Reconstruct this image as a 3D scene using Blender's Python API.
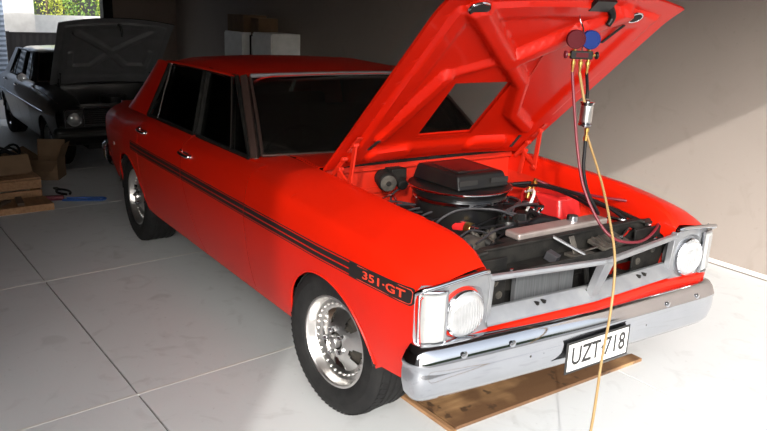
import bpy, bmesh, math, random
from math import sin, cos, pi, radians as R, sqrt, atan2
from mathutils import Vector, Matrix, Euler
random.seed(7)
for o in list(bpy.data.objects): bpy.data.objects.remove(o)
SC = bpy.context.scene
COL = SC.collection

# ------------------------------------------------------------------ camera
cam = bpy.data.objects.new('camera', bpy.data.cameras.new('camera'))
COL.objects.link(cam)
yaw, pitch, roll = 2.5325906, -0.2708222, 0.0387998
fw = Vector((cos(pitch)*cos(yaw), cos(pitch)*sin(yaw), sin(pitch)))
rt = fw.cross(Vector((0, 0, 1))).normalized(); up = rt.cross(fw)
rt, up = rt*cos(roll)+up*sin(roll), up*cos(roll)-rt*sin(roll)
m = Matrix((rt, up, -fw)).transposed().to_4x4(); m.translation = (2.5063, -2.3159, 1.6986)
cam.matrix_world = m
cam.data.sensor_width = 36; cam.data.sensor_fit = 'HORIZONTAL'
cam.data.lens = 738.69/767*36
cam.data.clip_start = .05
SC.camera = cam

# ------------------------------------------------------------------ sky, sun, exposure
SUN_DIR = Vector((-1.0, .8315, -.607)).normalized()      # travel direction of the light
world = bpy.data.worlds.new('world'); SC.world = world; world.use_nodes = True
nt = world.node_tree; bg = nt.nodes['Background']
sky = nt.nodes.new('ShaderNodeTexSky'); sky.sky_type = 'NISHITA'; sky.sun_disc = False
sky.sun_elevation = R(25); sky.sun_rotation = atan2(-SUN_DIR.x, -SUN_DIR.y)
sky.dust_density = 4.5; sky.air_density = 1.0; sky.ozone_density = 1.0
desat = nt.nodes.new('ShaderNodeHueSaturation'); desat.inputs['Saturation'].default_value = .32
nt.links.new(sky.outputs[0], desat.inputs['Color'])
nt.links.new(desat.outputs[0], bg.inputs[0]); bg.inputs[1].default_value = .46
sl = bpy.data.lights.new('sun', 'SUN'); sl.energy = 2.5; sl.angle = R(.6); sl.color = (1, .965, .91)
sun = bpy.data.objects.new('sun', sl); COL.objects.link(sun)
sun.rotation_euler = SUN_DIR.to_track_quat('-Z', 'Y').to_euler(); sun.location = (6, -5, 6)
vs = SC.view_settings; SC.display_settings.display_device = 'sRGB'
vs.view_transform = 'Standard'; vs.look = 'None'; vs.gamma = 1; vs.use_curve_mapping = False
vs.exposure = -0.02

# ------------------------------------------------------------------ materials
def mat(name, col, rough=.5, metal=0, coat=0, var=None, scale=8, bump=0, bscale=60, spec=.5, stretch=None, detail=4, coords='Object'):
    """principled material; var = second colour mixed in by noise, bump = fine relief"""
    mt = bpy.data.materials.new(name); mt.use_nodes = True
    n = mt.node_tree; b = n.nodes['Principled BSDF']
    b.inputs['Base Color'].default_value = (*col, 1); b.inputs['Roughness'].default_value = rough
    b.inputs['Metallic'].default_value = metal; b.inputs['Coat Weight'].default_value = coat
    b.inputs['Coat Roughness'].default_value = .06; b.inputs['Specular IOR Level'].default_value = spec
    tc = n.nodes.new('ShaderNodeTexCoord'); mp = n.nodes.new('ShaderNodeMapping')
    if stretch: mp.inputs['Scale'].default_value = stretch
    n.links.new(tc.outputs[coords], mp.inputs[0])
    if var is None: var = tuple(c*.9 for c in col)
    ns = n.nodes.new('ShaderNodeTexNoise'); ns.inputs['Scale'].default_value = scale; ns.inputs['Detail'].default_value = detail
    n.links.new(mp.outputs[0], ns.inputs['Vector'])
    rp = n.nodes.new('ShaderNodeValToRGB')
    rp.color_ramp.elements[0].position = .35; rp.color_ramp.elements[0].color = (*col, 1)
    rp.color_ramp.elements[1].position = .68; rp.color_ramp.elements[1].color = (*var, 1)
    n.links.new(ns.outputs['Fac'], rp.inputs[0]); n.links.new(rp.outputs[0], b.inputs['Base Color'])
    if bump:
        n2 = n.nodes.new('ShaderNodeTexNoise'); n2.inputs['Scale'].default_value = bscale; n2.inputs['Detail'].default_value = 6
        n.links.new(mp.outputs[0], n2.inputs['Vector'])
        bp = n.nodes.new('ShaderNodeBump'); bp.inputs['Strength'].default_value = bump; bp.inputs['Distance'].default_value = .01
        n.links.new(n2.outputs['Fac'], bp.inputs['Height']); n.links.new(bp.outputs[0], b.inputs['Normal'])
    return mt

def glass(name, tint, refl=.9):
    mt = bpy.data.materials.new(name); mt.use_nodes = True; n = mt.node_tree
    for x in list(n.nodes):
        if x.type != 'OUTPUT_MATERIAL': n.nodes.remove(x)
    out = [x for x in n.nodes if x.type == 'OUTPUT_MATERIAL'][0]
    t = n.nodes.new('ShaderNodeBsdfTransparent'); t.inputs[0].default_value = (*tint, 1)
    g = n.nodes.new('ShaderNodeBsdfGlossy'); g.inputs['Roughness'].default_value = .02
    fr = n.nodes.new('ShaderNodeFresnel'); fr.inputs[0].default_value = 1.5
    mu = n.nodes.new('ShaderNodeMath'); mu.operation = 'MULTIPLY'; mu.inputs[1].default_value = refl
    mx = n.nodes.new('ShaderNodeMixShader')
    n.links.new(fr.outputs[0], mu.inputs[0]); n.links.new(mu.outputs[0], mx.inputs[0])
    n.links.new(t.outputs[0], mx.inputs[1]); n.links.new(g.outputs[0], mx.inputs[2]); n.links.new(mx.outputs[0], out.inputs[0])
    return mt

M = {}
M['red'] = mat('orange_red_paint', (.59, .0105, .0012), .40, 0, .16, (.56, .0098, .0011), 3, spec=.28)
M['bay_red'] = mat('engine_bay_red_paint', (.56, .018, .005), .42, 0, .2, (.45, .016, .005), 14)
M['black_paint'] = mat('black_paint', (.009, .009, .010), .28, 0, .55, (.012, .011, .011), 4)
M['decal'] = mat('black_decal', (.012, .010, .010), .5)
M['decal_red'] = mat('red_decal', (.70, .05, .02), .5)
M['chrome'] = mat('chrome', (.80, .81, .83), .09, 1, 0, (.72, .73, .76), 6)
M['chrome_worn'] = mat('worn_chrome', (.62, .635, .67), .085, 1, 0, (.55, .57, .61), 5)
M['silver'] = mat('silver_paint', (.30, .31, .32), .40, .5, 0, (.23, .24, .26), 10)
M['bright'] = mat('polished_aluminium', (.80, .79, .77), .30, 1, 0, (.62, .61, .60), 12)
M['white_lens'] = mat('clear_ribbed_lens', (.38, .39, .385), .2, 0, .4, (.33, .34, .34), 30)
M['reflector'] = mat('lamp_glass', (.44, .45, .46), .12, .35, 1, (.38, .39, .40), 18)
M['rubber'] = mat('tyre_rubber', (.010, .010, .0105), .75, 0, 0, (.017, .017, .017), 20, .15, 120, spec=.25)
M['black'] = mat('black_enamel', (.006, .006, .007), .32, 0, .0, (.010, .010, .009), 12, spec=.25)
M['satin'] = mat('satin_black', (.006, .006, .006), .6, 0, 0, (.018, .017, .015), 16, .2, 80, spec=.22)
M['grime'] = mat('oily_metal', (.05, .048, .045), .5, .4, 0, (.10, .09, .075), 25, .3, 70)
M['void'] = mat('underbody_black', (.008, .008, .008), .9, 0, 0, (.014, .013, .012), 9)
M['trimdark'] = mat('dark_interior', (.06, .055, .052), .6, 0, 0, (.06, .053, .048), 14)
M['bronze'] = mat('bare_pillar_metal', (.16, .10, .085), .38, .7, 0, (.11, .07, .06), 10)
M['condenser'] = mat('condenser_fins', (.16, .17, .18), .55, .5, 0, (.10, .105, .11), 220, 0, 60, stretch=(1, 1, .02))
M['raytank'] = mat('radiator_tank', (.42, .37, .35), .4, .6, 0, (.30, .25, .23), 9)
M['glass'] = glass('tinted_glass', (.62, .65, .63))
M['screen'] = glass('windscreen_glass', (.80, .84, .82))
M['brass'] = mat('brass', (.72, .50, .16), .3, 1, 0, (.60, .40, .12), 20)
M['gauge_red'] = mat('red_gauge_shell', (.10, .006, .012), .5, spec=.15)
M['gauge_blue'] = mat('blue_gauge_shell', (.008, .032, .20), .5, spec=.15)
M['hose_red'] = mat('dark_red_hose', (.14, .012, .022), .45)
M['hose_black'] = mat('black_hose', (.007, .007, .008), .5, spec=.2)
M['hose_yellow'] = mat('yellow_hose', (.31, .205, .085), .5, 0, 0, (.30, .19, .07), 20)
M['red_plastic'] = mat('red_plastic', (.55, .02, .02), .3, 0, .3)
M['white'] = mat('white_paint', (.80, .80, .78), .5, 0, 0, (.70, .70, .68), 8)
M['plate'] = mat('number_plate_white', (.84, .84, .82), .4)
M['plate_black'] = mat('number_plate_black', (.02, .02, .02), .5)
M['wire'] = mat('grey_lead', (.03, .03, .034), .45)
M['card'] = mat('cardboard', (.18, .11, .06), .85, 0, 0, (.14, .085, .046), 9, .2, 90)
M['timber'] = mat('pine_timber', (.36, .20, .095), .7, 0, 0, (.25, .13, .06), 5, .2, 60, stretch=(1, 9, 9))
M['darkwood'] = mat('dark_offcuts', (.075, .05, .036), .8, 0, 0, (.12, .08, .05), 12)
M['blue_tool'] = mat('blue_tool_paint', (.02, .09, .34), .4, 0, .3)
M['leaf'] = mat('leaf', (.30, .40, .05), .6, 0, 0, (.55, .55, .09), 1.5)
M['leaf2'] = mat('leaf_dark', (.12, .24, .05), .6, 0, 0, (.22, .34, .06), 1.5)
M['bark'] = mat('bark', (.10, .07, .05), .9)
M['navy'] = mat('navy_cover', (.012, .018, .06), .7, 0, 0, (.016, .022, .08), 6)
M['underhood'] = mat('lightened_grey_underhood', (.20, .203, .212), .5, 0, .1, (.165, .168, .176), 6)  # plain grey, lightened to make up for low light under the black bonnet

def concrete(name, a, b, c, sc=1.0, rough=.55):
    mt = bpy.data.materials.new(name); mt.use_nodes = True; n = mt.node_tree; p = n.nodes['Principled BSDF']
    tc = n.nodes.new('ShaderNodeTexCoord')
    def noise(s, d, dist=0):
        x = n.nodes.new('ShaderNodeTexNoise'); x.inputs['Scale'].default_value = s*sc; x.inputs['Detail'].default_value = d
        x.inputs['Distortion'].default_value = dist; n.links.new(tc.outputs['Object'], x.inputs['Vector']); return x
    def ramp(src, p0, c0, p1, c1):
        r = n.nodes.new('ShaderNodeValToRGB'); r.color_ramp.elements[0].position = p0; r.color_ramp.elements[0].color = (*c0, 1)
        r.color_ramp.elements[1].position = p1; r.color_ramp.elements[1].color = (*c1, 1); n.links.new(src, r.inputs[0]); return r
    r1 = ramp(noise(.9, 5, .6).outputs['Fac'], .35, a, .68, b)
    r2 = ramp(noise(5.5, 8, 1.2).outputs['Fac'], .57, (0, 0, 0), .74, (.55, .55, .55))
    r3 = ramp(noise(38, 4).outputs['Fac'], .66, (0, 0, 0), .76, (.5, .5, .5))
    m1 = n.nodes.new('ShaderNodeMixRGB'); n.links.new(r2.outputs[0], m1.inputs[0]); n.links.new(r1.outputs[0], m1.inputs[1]); m1.inputs[2].default_value = (*c, 1)
    m2 = n.nodes.new('ShaderNodeMixRGB'); n.links.new(r3.outputs[0], m2.inputs[0]); n.links.new(m1.outputs[0], m2.inputs[1]); m2.inputs[2].default_value = (*c, 1)
    n.links.new(m2.outputs[0], p.inputs['Base Color']); p.inputs['Roughness'].default_value = rough
    bp = n.nodes.new('ShaderNodeBump'); bp.inputs['Strength'].default_value = .12; bp.inputs['Distance'].default_value = .004
    n.links.new(noise(55, 6).outputs['Fac'], bp.inputs['Height']); n.links.new(bp.outputs[0], p.inputs['Normal'])
    return mt
M['concrete'] = concrete('garage_concrete', (.645, .665, .675), (.595, .612, .62), (.45, .455, .455))
M['yard'] = concrete('yard_paving', (.30, .29, .28), (.26, .25, .24), (.2, .19, .18))
M['drive'] = concrete('driveway_concrete', (.21, .207, .20), (.19, .187, .18), (.15, .147, .14))
M['refl_hedge'] = mat('reflection_hedge_green', (.03, .055, .018), .8, 0, 0, (.05, .085, .025), 6, .6, 20)
M['joint_pale'] = mat('pale_joint_filler', (.66, .65, .62), .8)
M['joint_base'] = mat('floor_base', (.07, .065, .06), .9)
M['render_wall'] = concrete('rendered_wall', (.335, .292, .262), (.31, .27, .242), (.275, .24, .212), .8, .85)
M['back_wall'] = concrete('brown_back_wall', (.36, .29, .24), (.31, .25, .21), (.24, .19, .155), 1.2, .85)
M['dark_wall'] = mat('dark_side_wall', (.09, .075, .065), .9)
M['ceiling'] = mat('ceiling_board', (.12, .10, .09), .9)
M['roller'] = mat('roller_door_steel', (.21, .26, .34), .5, 0, 0, (.19, .24, .32), 5)
M['darkgate'] = mat('dark_fence_panel', (.035, .033, .034), .6)

def plywood():
    mt = mat('stained_plywood', (.40, .235, .11), .65, 0, 0, (.27, .145, .062), 4, .15, 70, stretch=(9, 1, 1))
    n = mt.node_tree; p = n.nodes['Principled BSDF']; src = p.inputs['Base Color'].links[0].from_socket
    tc = n.nodes.new('ShaderNodeTexCoord')
    def stain(sc, lo, hi, seed):
        mp = n.nodes.new('ShaderNodeMapping'); mp.inputs['Location'].default_value = (seed, seed*2, 0); n.links.new(tc.outputs['Object'], mp.inputs[0])
        x = n.nodes.new('ShaderNodeTexNoise'); x.inputs['Scale'].default_value = sc; x.inputs['Detail'].default_value = 3; n.links.new(mp.outputs[0], x.inputs['Vector'])
        r = n.nodes.new('ShaderNodeValToRGB'); r.color_ramp.elements[0].position = lo; r.color_ramp.elements[0].color = (0, 0, 0, 1)
        r.color_ramp.elements[1].position = hi; r.color_ramp.elements[1].color = (.9, .9, .9, 1); n.links.new(x.outputs['Fac'], r.inputs[0]); return r
    for r, c in ((stain(3.6, .36, .50, 2.2), (.12, .058, .026)), (stain(13, .62, .68, 1.7), (.06, .03, .015))):
        mx = n.nodes.new('ShaderNodeMixRGB'); n.links.new(r.outputs[0], mx.inputs[0]); n.links.new(src, mx.inputs[1]); mx.inputs[2].default_value = (*c, 1); src = mx.outputs[0]
    n.links.new(src, p.inputs['Base Color']); return mt
M['ply'] = plywood()

# ------------------------------------------------------------------ mesh helpers
def V(*a): return Vector(a)
def smooth_pts(pts, k=6):
    """Catmull-Rom through pts"""
    p = [Vector(q) for q in pts]
    if len(p) < 3: return p
    p = [p[0]*2-p[1]]+p+[p[-1]*2-p[-2]]; out = []
    for i in range(1, len(p)-2):
        for j in range(k):
            t = j/k; a, b, c, d = p[i-1:i+3]
            out.append(.5*((2*b)+(c-a)*t+(2*a-5*b+4*c-d)*t*t+(3*b-a-3*c+d)*t**3))
    return out+[p[-2]]
def lerp(a, b, t): return a+(b-a)*t
def interp(tab, x):
    """tab sorted ascending in x"""
    if x <= tab[0][0]: return tab[0][1]
    for (x0, y0), (x1, y1) in zip(tab, tab[1:]):
        if x <= x1:
            t = (x-x0)/(x1-x0); t = t*t*(3-2*t)*.35+t*.65
            return y0+(y1-y0)*t
    return tab[-1][1]

class MB:
    def __init__(s): s.v = []; s.f = []; s.m = []
    def add(s, vs, fs, mi=0):
        k = len(s.v); s.v += [Vector(p) for p in vs]
        for f in fs: s.f.append([k+i for i in f]); s.m.append(mi)
        return s
    def box(s, c, d, rot=None, mi=0, taper=1):
        c = Vector(c); x, y, z = (q/2 for q in d)
        vs = [V(a*x*(taper if e > 0 else 1), b*y*(taper if e > 0 else 1), e*z) for e in (-1, 1) for a, b in ((-1, -1), (1, -1), (1, 1), (-1, 1))]
        if rot is not None:
            r = rot if isinstance(rot, Matrix) else Euler(rot).to_matrix()
            vs = [r@q for q in vs]
        return s.add([c+q for q in vs], [(3, 2, 1, 0), (4, 5, 6, 7), (0, 1, 5, 4), (1, 2, 6, 5), (2, 3, 7, 6), (3, 0, 4, 7)], mi)
    def bar(s, a, b, w, h, side=(0, 0, 1), mi=0):
        """rectangular bar from a to b; h measured towards side"""
        a, b = Vector(a), Vector(b); d = (b-a).normalized(); u = Vector(side); u = (u-d*u.dot(d)).normalized(); q = d.cross(u)
        vs = [p+q*i*w/2+u*j*h/2 for p in (a, b) for i, j in ((-1, -1), (1, -1), (1, 1), (-1, 1))]
        return s.add(vs, [(3, 2, 1, 0), (4, 5, 6, 7), (0, 1, 5, 4), (1, 2, 6, 5), (2, 3, 7, 6), (3, 0, 4, 7)], mi)
    def tube(s, pts, r, n=8, smooth=0, mi=0, closed=False, caps=True):
        p = smooth_pts(pts, smooth) if smooth else [Vector(q) for q in pts]
        rr = r if callable(r) else (lambda t: r)
        N = len(p); k = len(s.v); u = None
        for i, q in enumerate(p):
            if closed: d = p[(i+1) % N]-p[i-1]
            else: d = p[min(i+1, N-1)]-p[max(i-1, 0)]
            d = d.normalized() if d.length > 1e-9 else V(0, 0, 1)
            if u is None:
                u = V(0, 0, 1) if abs(d.z) < .9 else V(1, 0, 0)
            u = (u-d*u.dot(d)).normalized(); w = d.cross(u); ra = rr(i/max(1, N-1))
            s.v += [q+(u*cos(2*pi*j/n)+w*sin(2*pi*j/n))*ra for j in range(n)]
        for i in range(N if closed else N-1):
            for j in range(n):
                a = k+i*n; b = k+((i+1) % N)*n
                s.f.append([a+j, a+(j+1) % n, b+(j+1) % n, b+j]); s.m.append(mi)
        if caps and not closed:
            s.f.append([k+j for j in range(n)][::-1]); s.m.append(mi); s.f.append([k+(N-1)*n+j for j in range(n)]); s.m.append(mi)
        return s
    def cyl(s, a, b, r, r2=None, n=16, mi=0):
        r2 = r if r2 is None else r2
        return s.tube([a, b], lambda t: lerp(r, r2, t), n, mi=mi)
    def lathe(s, prof, o, axis, n=24, mi=0, closed=False, caps=True):
        """prof: (radius, height along axis)"""
        o = Vector(o); ax = Vector(axis).normalized(); u = ax.orthogonal().normalized(); w = ax.cross(u); k = len(s.v)
        for r, h in prof: s.v += [o+ax*h+(u*cos(2*pi*j/n)+w*sin(2*pi*j/n))*max(r, 1e-4) for j in range(n)]
        N = len(prof)
        for i in range(N if closed else N-1):
            for j in range(n):
                a = k+i*n; b = k+((i+1) % N)*n
                s.f.append([a+j, a+(j+1) % n, b+(j+1) % n, b+j]); s.m.append(mi)
        if not closed and caps:
            if prof[0][0] > .0005: s.f.append([k+j for j in range(n)][::-1]); s.m.append(mi)
            if prof[-1][0] > .0005: s.f.append([k+(N-1)*n+j for j in range(n)]); s.m.append(mi)
        return s
    def grid(s, rows, mi=0, skip=None):
        """rows: list of equal-length point lists"""
        k = len(s.v); n = len(rows[0])
        for r in rows: s.v += [Vector(p) for p in r]
        for i in range(len(rows)-1):
            for j in range(n-1):
                if skip and skip(i, j): continue
                s.f.append([k+i*n+j, k+i*n+j+1, k+(i+1)*n+j+1, k+(i+1)*n+j]); s.m.append(mi)
        return s
    def prism(s, poly, off, mi=0):
        """poly of 3-D points extruded by off"""
        p = [Vector(q) for q in poly]; o = Vector(off); n = len(p)
        return s.add(p+[q+o for q in p], [list(range(n))[::-1], [n+i for i in range(n)]]+[[i, (i+1) % n, n+(i+1) % n, n+i] for i in range(n)], mi)
    def build(s, name, mats, parent=None, angle=38, bevel=0, seg=2, sol=0, soff=0, recalc=True, flat=False, label=None, weld=False):
        me = bpy.data.meshes.new(name)
        b = bmesh.new(); vv = [b.verts.new(p) for p in s.v]
        for f, mi in zip(s.f, s.m):
            if len(set(f)) < 3: continue
            try: fc = b.faces.new([vv[i] for i in f]); fc.material_index = mi
            except ValueError: pass
        if weld: bmesh.ops.remove_doubles(b, verts=b.verts, dist=1e-4)
        if recalc: bmesh.ops.recalc_face_normals(b, faces=b.faces)
        b.to_mesh(me); b.free()
        ml = mats if isinstance(mats, (list, tuple)) else [mats]
        for mm in ml: me.materials.append(mm)
        o = bpy.data.objects.new(name, me); COL.objects.link(o)
        if sol:                                     # give sheets their thickness now, so that rims shade crisply
            q = o.modifiers.new('thickness', 'SOLIDIFY'); q.thickness = sol; q.offset = soff
            me2 = bpy.data.meshes.new_from_object(o.evaluated_get(bpy.context.evaluated_depsgraph_get()))
            o.modifiers.clear(); o.data = me2; bpy.data.meshes.remove(me); me = me2; me.name = name
        if not flat:
            me.polygons.foreach_set('use_smooth', [True]*len(me.polygons))
            me.set_sharp_from_angle(angle=R(angle))
        else: me.polygons.foreach_set('use_smooth', [False]*len(me.polygons))
        if parent is not None: o.parent = parent
        if bevel:
            q = o.modifiers.new('bevel', 'BEVEL'); q.width = bevel; q.segments = seg; q.limit_method = 'ANGLE'; q.angle_limit = R(40); q.harden_normals = True
        if label: o['label'] = label
        return o

def tag(o, label=None, cat=None, group=None, kind=None):
    if label: o['label'] = label
    if cat: o['category'] = cat
    if group: o['group'] = group
    if kind: o['kind'] = kind
    return o
def thing(name, label, cat, loc=(0, 0, 0), rz=0, group=None):
    o = bpy.data.objects.new(name, None); COL.objects.link(o); o.location = loc; o.rotation_euler = (0, 0, rz); o.empty_display_size = .1
    return tag(o, label, cat, group)
def text_mesh(txt, size, bold=0):
    cu = bpy.data.curves.new('t', 'FONT'); cu.body = txt; cu.size = size; cu.align_x = 'CENTER'; cu.align_y = 'CENTER'; cu.resolution_u = 3; cu.offset = bold
    o = bpy.data.objects.new('t', cu); COL.objects.link(o)
    dg = bpy.context.evaluated_depsgraph_get(); me = bpy.data.meshes.new_from_object(o.evaluated_get(dg))
    vs = [Vector(v.co) for v in me.vertices]; fs = [list(p.vertices) for p in me.polygons]
    bpy.data.objects.remove(o); bpy.data.curves.remove(cu); bpy.data.meshes.remove(me)
    return vs, fs

# ------------------------------------------------------------------ setting
def struct(o): o['kind'] = 'structure'; return o
WY = 2.62                     # right wall face
def zfloor(x):                # garage floor; falls away behind the red car
    t = min(1, max(0, (-5.3-x)/1.6)); t = t*t*(3-2*t); return -.361*t
XF, XB, YL, YJ, YP = 1.573, -11.7, -4.4, -3.5, 1.27
# floor: slabs laid between a long joint and cross joints
U = Vector((cos(R(2.6)), sin(R(2.6)), 0)); Vv = Vector((cos(R(96)), sin(R(96)), 0)); O = Vector((-.54, -1.495, 0))
base = MB()
xs = [XF+.0]+[-5+.0]+[-5.2-.1*i for i in range(20)]+[XB]
base.grid([[(x, y, zfloor(x)-.012) for y in (YL, WY)] for x in xs])
floor = struct(base.build('floor', M['joint_base'], sol=.10, soff=-1, recalc=False))
def slab(u0, u1, v0, v1):
    g = .005; n = max(1, int((u1-u0)/.2)); rows = []
    for i in range(n+1):
        uu = lerp(u0+g, u1-g, i/n); row = []
        for vv in (v1-g*.9, v0+g*.9):
            p = O+U*uu+Vv*vv; y = min(max(p.y, YL+.01), WY-.012); x = min(max(p.x, XB+.02), XF)
            row.append((x, y, zfloor(x)))
        rows.append(row)
    return MB().grid(rows).build('slab', M['concrete'], floor, sol=.011, soff=-1, recalc=False, angle=20)
US = [3.3, 0, -1.665, -3.33, -5.0, -6.67, -8.4, -10.2, -12.2]
VS = [-4.4, -2.2, 0, 2.06, 4.5]
for a, b in zip(US, US[1:]):
    for c, d in zip(VS, VS[1:]): slab(b, a, c, d)
for u in US[1:-1]:
    rows = []
    for v in [VS[0]+(VS[-1]-VS[0])*i/8 for i in range(9)]:
        rows.append([(lambda p: (min(max(p.x, XB+.02), XF), max(min(p.y, WY-.02), YL+.02), zfloor(p.x)+.0012))(O+U*(u+e)+Vv*v) for e in (-.007, .007)])
    MB().grid(rows).build('joint_strip', M['joint_pale'], floor, sol=.008, soff=-1, recalc=False)
# driveway in front of the door, ground behind the back opening
struct(MB().box((9.2, -1, -.07), (15.2-.0, 18, .1)).build('driveway', M['drive']))
struct(MB().box((14.5, 0, 1.0), (.8, 26, 2.1)).build('reflection_hedge', M['refl_hedge'], bevel=.1))  # unseen green block added to darken reflections in the chrome and paint
struct(MB().box((5.55, -5.87-4.5, 2.2), (.12, 9, 6.4)).build('wall_sun_block', M['render_wall']))  # unseen wall added to hold the sun off the left floor
struct(MB().box((-24, -2, -.42), (26, 30, .1)).build('rear_yard_paving', M['yard']))
# walls
struct(MB().box(((XF+XB)/2+.6, WY+.1, 1.15), (XF-XB+1.2, .2, 3.3)).build('wall_right', M['render_wall']))
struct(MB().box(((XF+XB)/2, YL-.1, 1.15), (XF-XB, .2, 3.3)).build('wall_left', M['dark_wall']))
struct(MB().box((XF+.06, (YL+YJ)/2-.1, 1.15), (.12, YJ-YL+.2, 2.9)).box((XF+.06, 0, 2.55), (.12, 2*WY+4, .5)).build('wall_front', M['render_wall']))
struct(MB().box((XB-.1, (1.44+WY)/2, 1.1), (.2, WY-1.44, 3.3)).box((XB-.1, (YL+1.3)/2, 2.28), (.2, 1.3-YL, 1.06)).box((XB-.1, (YL-1.2)/2, 1.1), (.2, -1.2-YL, 3.3)).build('wall_back', M['back_wall']))  # unseen left pier and low header added to cut light from the rear
struct(MB().box((XB-.06, 1.355, 1.1), (.24, .17, 3.3)).build('trim_1', M['satin'], bevel=.006))       # dark post at the edge of the rear opening
struct(MB().box(((XF+XB)/2, -.85, 2.85), (XF-XB+.4, 7.3, .1)).build('ceiling', M['ceiling']))
struct(MB().box((-2.2, WY-.006, .024), (7.5, .012, .030)).build('baseboard_right', M['white'], bevel=.003))

# ------------------------------------------------------------------ sedan body
WT = [(-3.86, .735), (-3.6, .80), (-3.3, .848), (-2.8, .888), (-2.3, .90), (-.7, .90), (0, .897), (.3, .886), (.5, .874), (.66, .857)]
ZI = [(-.74, .972), (-.4, .965), (0, .948), (.25, .936), (.45, .912), (.55, .892), (.62, .862), (.66, .824)]      # bonnet-side edge of the front wing
ZO = [(-.74, .925), (-.54, .915), (0, .892), (.32, .872), (.5, .846), (.6, .815), (.66, .785)]                    # outer crown of the wing
ZQ = [(-3.86, .862), (-3.3, .888), (-2.9, .900), (-2.5, .945), (-2.3, .955)]
ZB = [(-3.86, .45), (-3.15, .36), (-2.4, .30), (.3, .30), (.4, .385), (.66, .40)]                                  # lower edge
def sst(e0, e1, x):
    t = max(0, min(1, (x-e0)/(e1-e0))); return t*t*(3-2*t)
def w_(x): return interp(WT, x)
def sec_wing(x):
    W, zi, zo = w_(x), interp(ZI, x), interp(ZO, x); e = min(1, max(0, (.66-x)/.25))
    d = .042*sst(.15, .5, x)
    return [(W-.085, .28), (W-.05, .37), (W-.018, .52), (W-.002, .66), (W, .735), (W-.004, lerp(.752, .79, e)), (W-.030, zo-.024), (W-.085, zo+.006),
            (lerp(W, .63-d, .62), lerp(zo, zi, .64)), (.66-d, zi-.003), (.622-d, zi), (.606-d, zi-.013), (.602-d, zi-.05), (.602-d, zi-.105)]
def sec_door(x):
    W = w_(x)
    return [(W-.085, .28), (W-.05, .37), (W-.018, .52), (W-.002, .66), (W, .735), (W-.004, .79), (W-.028, .893), (W-.072, .931), (W-.100, .946), (W-.115, .953), (W-.13, .95)]
def sec_quarter(x):
    W, zq = w_(x), interp(ZQ, x)
    return [(W-.085, .28), (W-.05, .37), (W-.018, .52), (W-.002, .66), (W, .735), (W-.004, lerp(.765, .79, min(1, max(0, (zq-.84)/.1)))), (W-.030, zq-.052), (W-.085, zq-.012), (W-.13, zq+.008), (lerp(W-.13, .60, .5), zq+.024), (.60, zq+.03)]
def samp(sec, k=5): return [(p.x, p.y) for p in smooth_pts([(a, b, 0) for a, b in sec], k)]
def yside(x, z):
    """outer half-width of the flank at height z (below the shoulder)"""
    s = samp(sec_wing(x) if x > -.71 else sec_door(x) if x > -2.45 else sec_quarter(x))
    for (y0, z0), (y1, z1) in zip(s, s[1:]):
        if z0 <= z <= z1: return lerp(y0, y1, (z-z0)/max(1e-6, z1-z0))
    return s[0][0]
ARCH = [(.03, .312, .335), (-2.79, .312, .345)]
def zlow(x):
    z = interp(ZB, x)
    for xc, zc, r in ARCH:
        d = abs(x-xc)
        if d < r: z = max(z, zc+sqrt(r*r-d*d))
    return z
def stations(x0, x1, step=.06):
    xs = {x0, x1}; n = max(2, int(abs(x1-x0)/step))
    xs |= {lerp(x0, x1, i/n) for i in range(n+1)}
    for xc, zc, r in ARCH:
        for i in range(25):
            x = xc+r*cos(pi*i/24)
            if min(x0, x1) < x < max(x0, x1): xs.add(x)
        for e in (-1.0006, 1.0006, -.9994, .9994):
            x = xc+r*e
            if min(x0, x1) < x < max(x0, x1): xs.add(x)
    return sorted(xs)
def panel(sec, x0, x1, s, nv=30, left=None, right=None, sep=.0035):
    """flank panel between x0 and x1; left/right: optional edge curves x(z); s = -1 right side, +1 left side"""
    rows = []
    st = stations(x0+sep, x1-sep)
    for x in st:
        c = samp(sec(x)); zl = zlow(x)
        u = (x-st[0])/(st[-1]-st[0])
        # cut below zl
        pts = []
        for i, (y, z) in enumerate(c):
            if z < zl and i+1 < len(c) and i < 25:
                if c[i+1][1] > zl:
                    t = (zl-z)/(c[i+1][1]-z); pts.append((lerp(y, c[i+1][0], t), zl))
                continue
            pts.append((y, z))
        # resample by arc length, denser near the shoulder by construction
        L = [0]
        for a, b in zip(pts, pts[1:]): L.append(L[-1]+sqrt((a[0]-b[0])**2+(a[1]-b[1])**2))
        row = []
        j = 0
        for i in range(nv+1):
            t = L[-1]*i/nv
            while j < len(L)-2 and L[j+1] < t: j += 1
            f = (t-L[j])/max(1e-9, L[j+1]-L[j])
            y, z = lerp(pts[j][0], pts[j+1][0], f), lerp(pts[j][1], pts[j+1][1], f)
            xx = x
            if left or right:
                xl = left(z) if left else 0; xr = right(z) if right else 0
                xx = x+xl*(1-u)+xr*u
            row.append((xx, s*y, z))
        rows.append(row)
    return rows
bshift = lambda z: interp([(.3, .17), (.6, .03), (.79, -.04), (.955, -.09)], z)     # slanted shut line between the doors

def arch_tube(mb, xc, zc, r, s, rr=.007):
    pts = []
    for i in range(33):
        a = pi*(i/32); x = xc+r*cos(a); z = zc+r*sin(a)
        if z < interp(ZB, x): continue
        pts.append((x, s*(yside(x, z)-.002), z))
    mb.tube(pts, rr, 6)

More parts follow.
